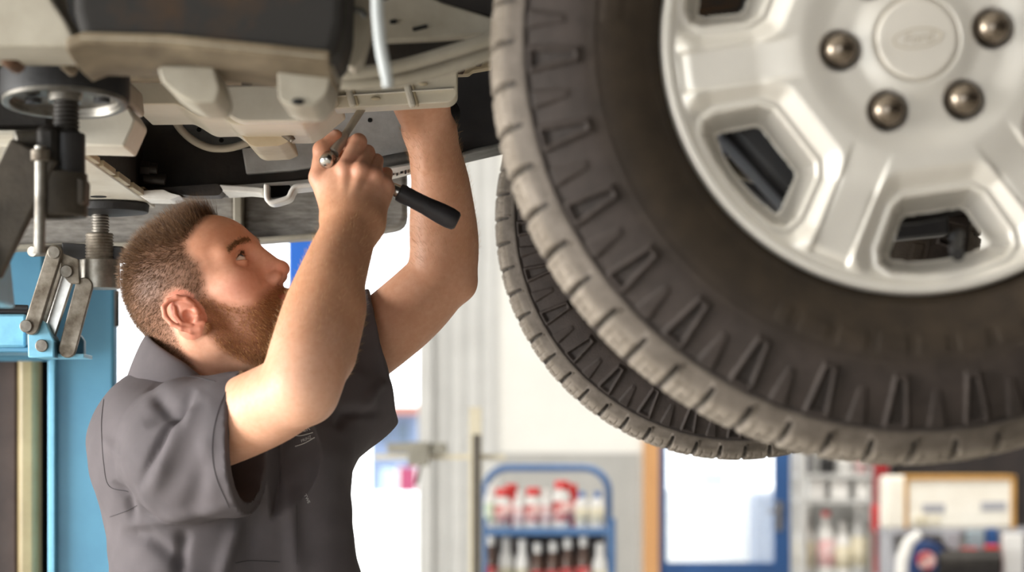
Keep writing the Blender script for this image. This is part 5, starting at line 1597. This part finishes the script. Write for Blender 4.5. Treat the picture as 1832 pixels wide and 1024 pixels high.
# shelving with white jugs right of the door
RY = 14.6
sx0, sx1 = at(1428, 0, RY)[0], at(1556, 0, RY)[0]
sh = thing('shelf_rack', 'grey shelf rack with white jugs between blue door and red column', 'shelf', ((sx0 + sx1) / 2, RY, 0))
zs = [at(0, 848, RY)[2], at(0, 893, RY)[2], at(0, 1030, RY)[2], .3]
for xx in (sx0, sx1):
    for yy in (RY - .18, RY + .2):
        b = MB(); b.box2((xx - .02, yy - .02, 0), (xx + .02, yy + .02, 2.05)); b.build('upright', MATS['shelf_grey'], sh, smooth=False)
for z in zs:
    b = MB(); b.box2((sx0 - .01, RY - .2, z - .025), (sx1 + .01, RY + .22, z)); b.build('board', MATS['shelf_grey'], sh, smooth=False)
for k, (p0, p1, ds) in enumerate(((1436, 1470, 'left white carton on the shelf rack'), (1474, 1512, 'middle white carton on the shelf rack'), (1518, 1548, 'right white carton on the shelf rack'))):
    b = MB(); b.box2((at(p0, 0, RY)[0] + .02, RY - .16, zs[1] + .001), (at(p1, 0, RY)[0], RY + .1, zs[1] + .115)); o = b.build('carton', MATS['white_plastic'], None, bevel=.006)
    tag(o, ds, 'box', 'cartons on the shelf rack')
for k, (pxx, py, r, bm_, ds) in enumerate(((1441, 920, .055, 'white_plastic', 'leftmost white jug on the rack'), (1478, 915, .050, 'white_plastic', 'second white jug on the rack, tallest'), (1508, 935, .045, 'white_plastic', 'third white jug on the rack'), (1538, 905, .05, 'shelf_grey', 'grey bottle at the rack\'s right end'))):
    bottle('jug', at(pxx, 0, RY - .05)[0], RY - .05, zs[2] + .001, r, at(0, py, RY)[2] - zs[2], r * .4, bm_, 'red_plastic' if k == 1 else 'white_plastic', 'label_pink' if k == 1 else 'label_pale', ds, 'jug', 'jugs on the shelf rack', capr=r * .5)
for k, (pxx, r, bm_, ds) in enumerate(((1437, .05, 'bench_grey', 'grey can on the rack\'s top board, left'), (1480, .045, 'black_plastic', 'black can on the rack\'s top board'), (1512, .05, 'white_plastic', 'white can on the rack\'s top board'), (1541, .036, 'label_pink', 'pink can on the rack\'s top board'))):
    bottle('can', at(pxx, 0, RY - .02)[0], RY - .02, zs[0] + .001, r, .2, r * .8, bm_, bm_, bm_, ds, 'can', 'cans on the rack\'s top board', capr=r * .8, caph=.02)
# dark tool board on the wall
b = MB(); b.box2((at(1596, 0, 14.9)[0], 14.9, .95), (5.2, 14.96, 2.3)); o = b.build('tool_board', MATS['pegboard'], None, smooth=False); tag(o, 'dark tool board on the wall above the workbench', 'board')
# red column with a bright red box
b = thing('red_crane_column', 'red steel column with handle box between shelf rack and workbench', 'column', (at(1574, 0, 13.9)[0], 13.9, 0))
c = MB(); c.box2((at(1562, 0, 13.9)[0], 13.85, .03), (at(1588, 0, 13.9)[0], 13.93, 2.3)); c.build('post', M('dark_red', (150, 34, 38), (120, 28, 32), scale=6, rough=.5), b, bevel=.005)
c = MB(); c.box2((at(1559, 0, 13.8)[0], 13.72, at(0, 952, 13.8)[2]), (at(1586, 0, 13.8)[0], 13.848, at(0, 903, 13.8)[2])); c.build('handle_box', MATS['red_paint'], b, bevel=.012)
c = MB(); c.box2((at(1550, 0, 13.9)[0], 13.7, 0), (at(1600, 0, 13.9)[0], 14.1, .03)); c.build('foot_plate', MATS['red_paint'], b)
# workbench
WYB = 12.6
bx0, bx1 = at(1600, 0, WYB)[0], 4.6
bz = at(0, 1046, 12.3)[2]
t = thing('workbench', 'grey workbench with raised back shelf under the tool board', 'bench', ((bx0 + bx1) / 2, WYB, 0))
c = MB(); c.box2((bx0, 12.1, bz - .05), (bx1, 13.3, bz)); c.build('top', MATS['bench_grey'], t, bevel=.005)
for xx in (bx0 + .05, bx1 - .05):
    for yy in (12.15, 13.25):
        c = MB(); c.box2((xx - .04, yy - .04, 0), (xx + .04, yy + .04, bz - .05)); c.build('leg', MATS['bench_grey'], t)
rz = at(0, 946, 13.0)[2]
c = MB(); c.box2((bx0 + .02, 12.86, rz - .03), (bx1, 13.3, rz)); c.build('back_shelf', MATS['bench_grey'], t, bevel=.004)
for xx in (bx0 + .04, 2.75, bx1 - .04):
    c = MB(); c.box2((xx - .015, 12.9, bz), (xx + .015, 13.28, rz - .03)); c.build('bracket', MATS['bench_grey'], t)
# cream instrument case with tan edges
IY = 12.9
x0, x1 = at(1586, 0, IY)[0], at(1816, 0, IY)[0]; z0 = rz + .001; z1 = at(0, 852, IY)[2]
t = thing('instrument_case', 'cream instrument case with tan edges and grey dials on the bench shelf', 'case', ((x0 + x1) / 2, IY + .1, z0))
c = MB(); c.box2((x0, IY, z0), (x1, IY + .26, z1)); c.build('case_body', MATS['cream_white'], t, bevel=.02, seg=3)
xm = at(1618, 0, IY)[0]
for (a0, b0, a1, b1) in ((xm, z1 - .022, x1, z1 + .004), (xm, z0 + .0, xm + .02, z1), (x1 - .022, z0, x1 + .003, z1)):
    c = MB(); c.box2((a0, IY - .012, b0), (a1, IY + .27 if b0 > z1 - .1 else IY + .02, b1)); c.build('edge_trim', MATS['tan_trim'], t, bevel=.004)
for (p0, p1, q0, q1) in ((1650, 1690, 902, 918), (1755, 1800, 898, 914)):
    c = MB(); c.box2((at(p0, 0, IY)[0], IY - .004, at(0, q1, IY)[2]), (at(p1, 0, IY)[0], IY + .002, at(0, q0, IY)[2])); c.build('label_plate', MATS['bench_grey'], t)
for pxx in (1642, 1655, 1675):
    c = MB(); ce = at(pxx, 932, IY); c.cyl(ce + np.array([0, .003, 0]), ce - np.array([0, .02, 0]), .022 if pxx != 1675 else .016, n=18); c.build('knob', MATS['label_pale'], t)
# bench grinder with a guard and red-white wheel cap
GY = 12.45
gc = at(1655, 1003, GY)
t = thing('bench_grinder', 'blue bench grinder with dark guard and red-white hub, front of the bench', 'grinder', (gc[0] + .1, GY, bz))
c = MB(); c.cyl(gc + np.array([.06, .02, -.02]), gc + np.array([.38, .02, -.02]), .075, n=28); c.build('motor', MATS['dark_steel'], t, bevel=.01)
c = MB(); c.cyl(gc + np.array([0, .10, 0]), gc + np.array([0, -.02, 0]), .105, n=36); c.build('wheel_guard', M('grinder_blue', (44, 70, 122), (36, 58, 100), scale=8, rough=.4), t, bevel=.01)
c = MB()
arc = [gc + np.array([math.cos(q) * .115, -.0, math.sin(q) * .115]) for q in np.linspace(-.2, 2.2, 14)]
c.tube(arc, .018, 8); c.build('guard_rim', MATS['pegboard'], t)
c = MB(); c.cyl(gc + np.array([.0, -.02, 0]), gc + np.array([.0, -.045, 0]), .046, n=28); c.build('hub_cap', MATS['label_red'], t, bevel=.005)
c = MB(); c.box2((gc[0] - .02, GY - .03, bz + .001), (gc[0] + .3, GY + .1, gc[2] - .06)); c.build('base', MATS['dark_steel'], t, bevel=.006)
# white curved shield
c = MB(); pts = [at(x, y, 12.25) for x, y in ((1612, 1040), (1615, 1000), (1626, 970), (1646, 955))]
c.tube(pts, [.03, .032, .03, .022], 12); o = c.build('white_hose', MATS['white_plastic'], None, angle=60); tag(o, 'thick white curved hose end left of the bench grinder', 'hose')
for k, (p0, p1, q0, q1, yy, mt, nm, ds, ct_) in enumerate((
        (1722, 1752, 981, 1000, 12.62, 'red_plastic', 'red_case', 'small red case on the bench right of the grinder', 'case'),
        (1764, 1788, 976, 1002, 12.60, 'red_plastic', 'red_tin', 'red tin at the right of the small red case', 'tin'),
        (1732, 1760, 950, 976, 12.74, 'far_pale', 'pale_box', 'pale blue box under the instrument case', 'box'),
        (1766, 1786, 946, 975, 12.74, 'door_blue', 'blue_box', 'dark blue box under the instrument case', 'box'),
        (1796, 1832, 955, 1010, 12.60, 'white_plastic', 'white_tub', 'white tub at the right edge of the bench', 'tub'),
        (1690, 1718, 952, 968, 12.76, 'bench_grey', 'grey_box', 'grey box left of the pale blue box', 'box'))):
    a = at(p0, q0, yy); b_ = at(p1, q1, yy)
    c = MB(); c.box2((a[0], yy, bz + .001), (b_[0], yy + .07, a[2])); o = c.build(nm, MATS[mt], None, bevel=.006); tag(o, ds, ct_)
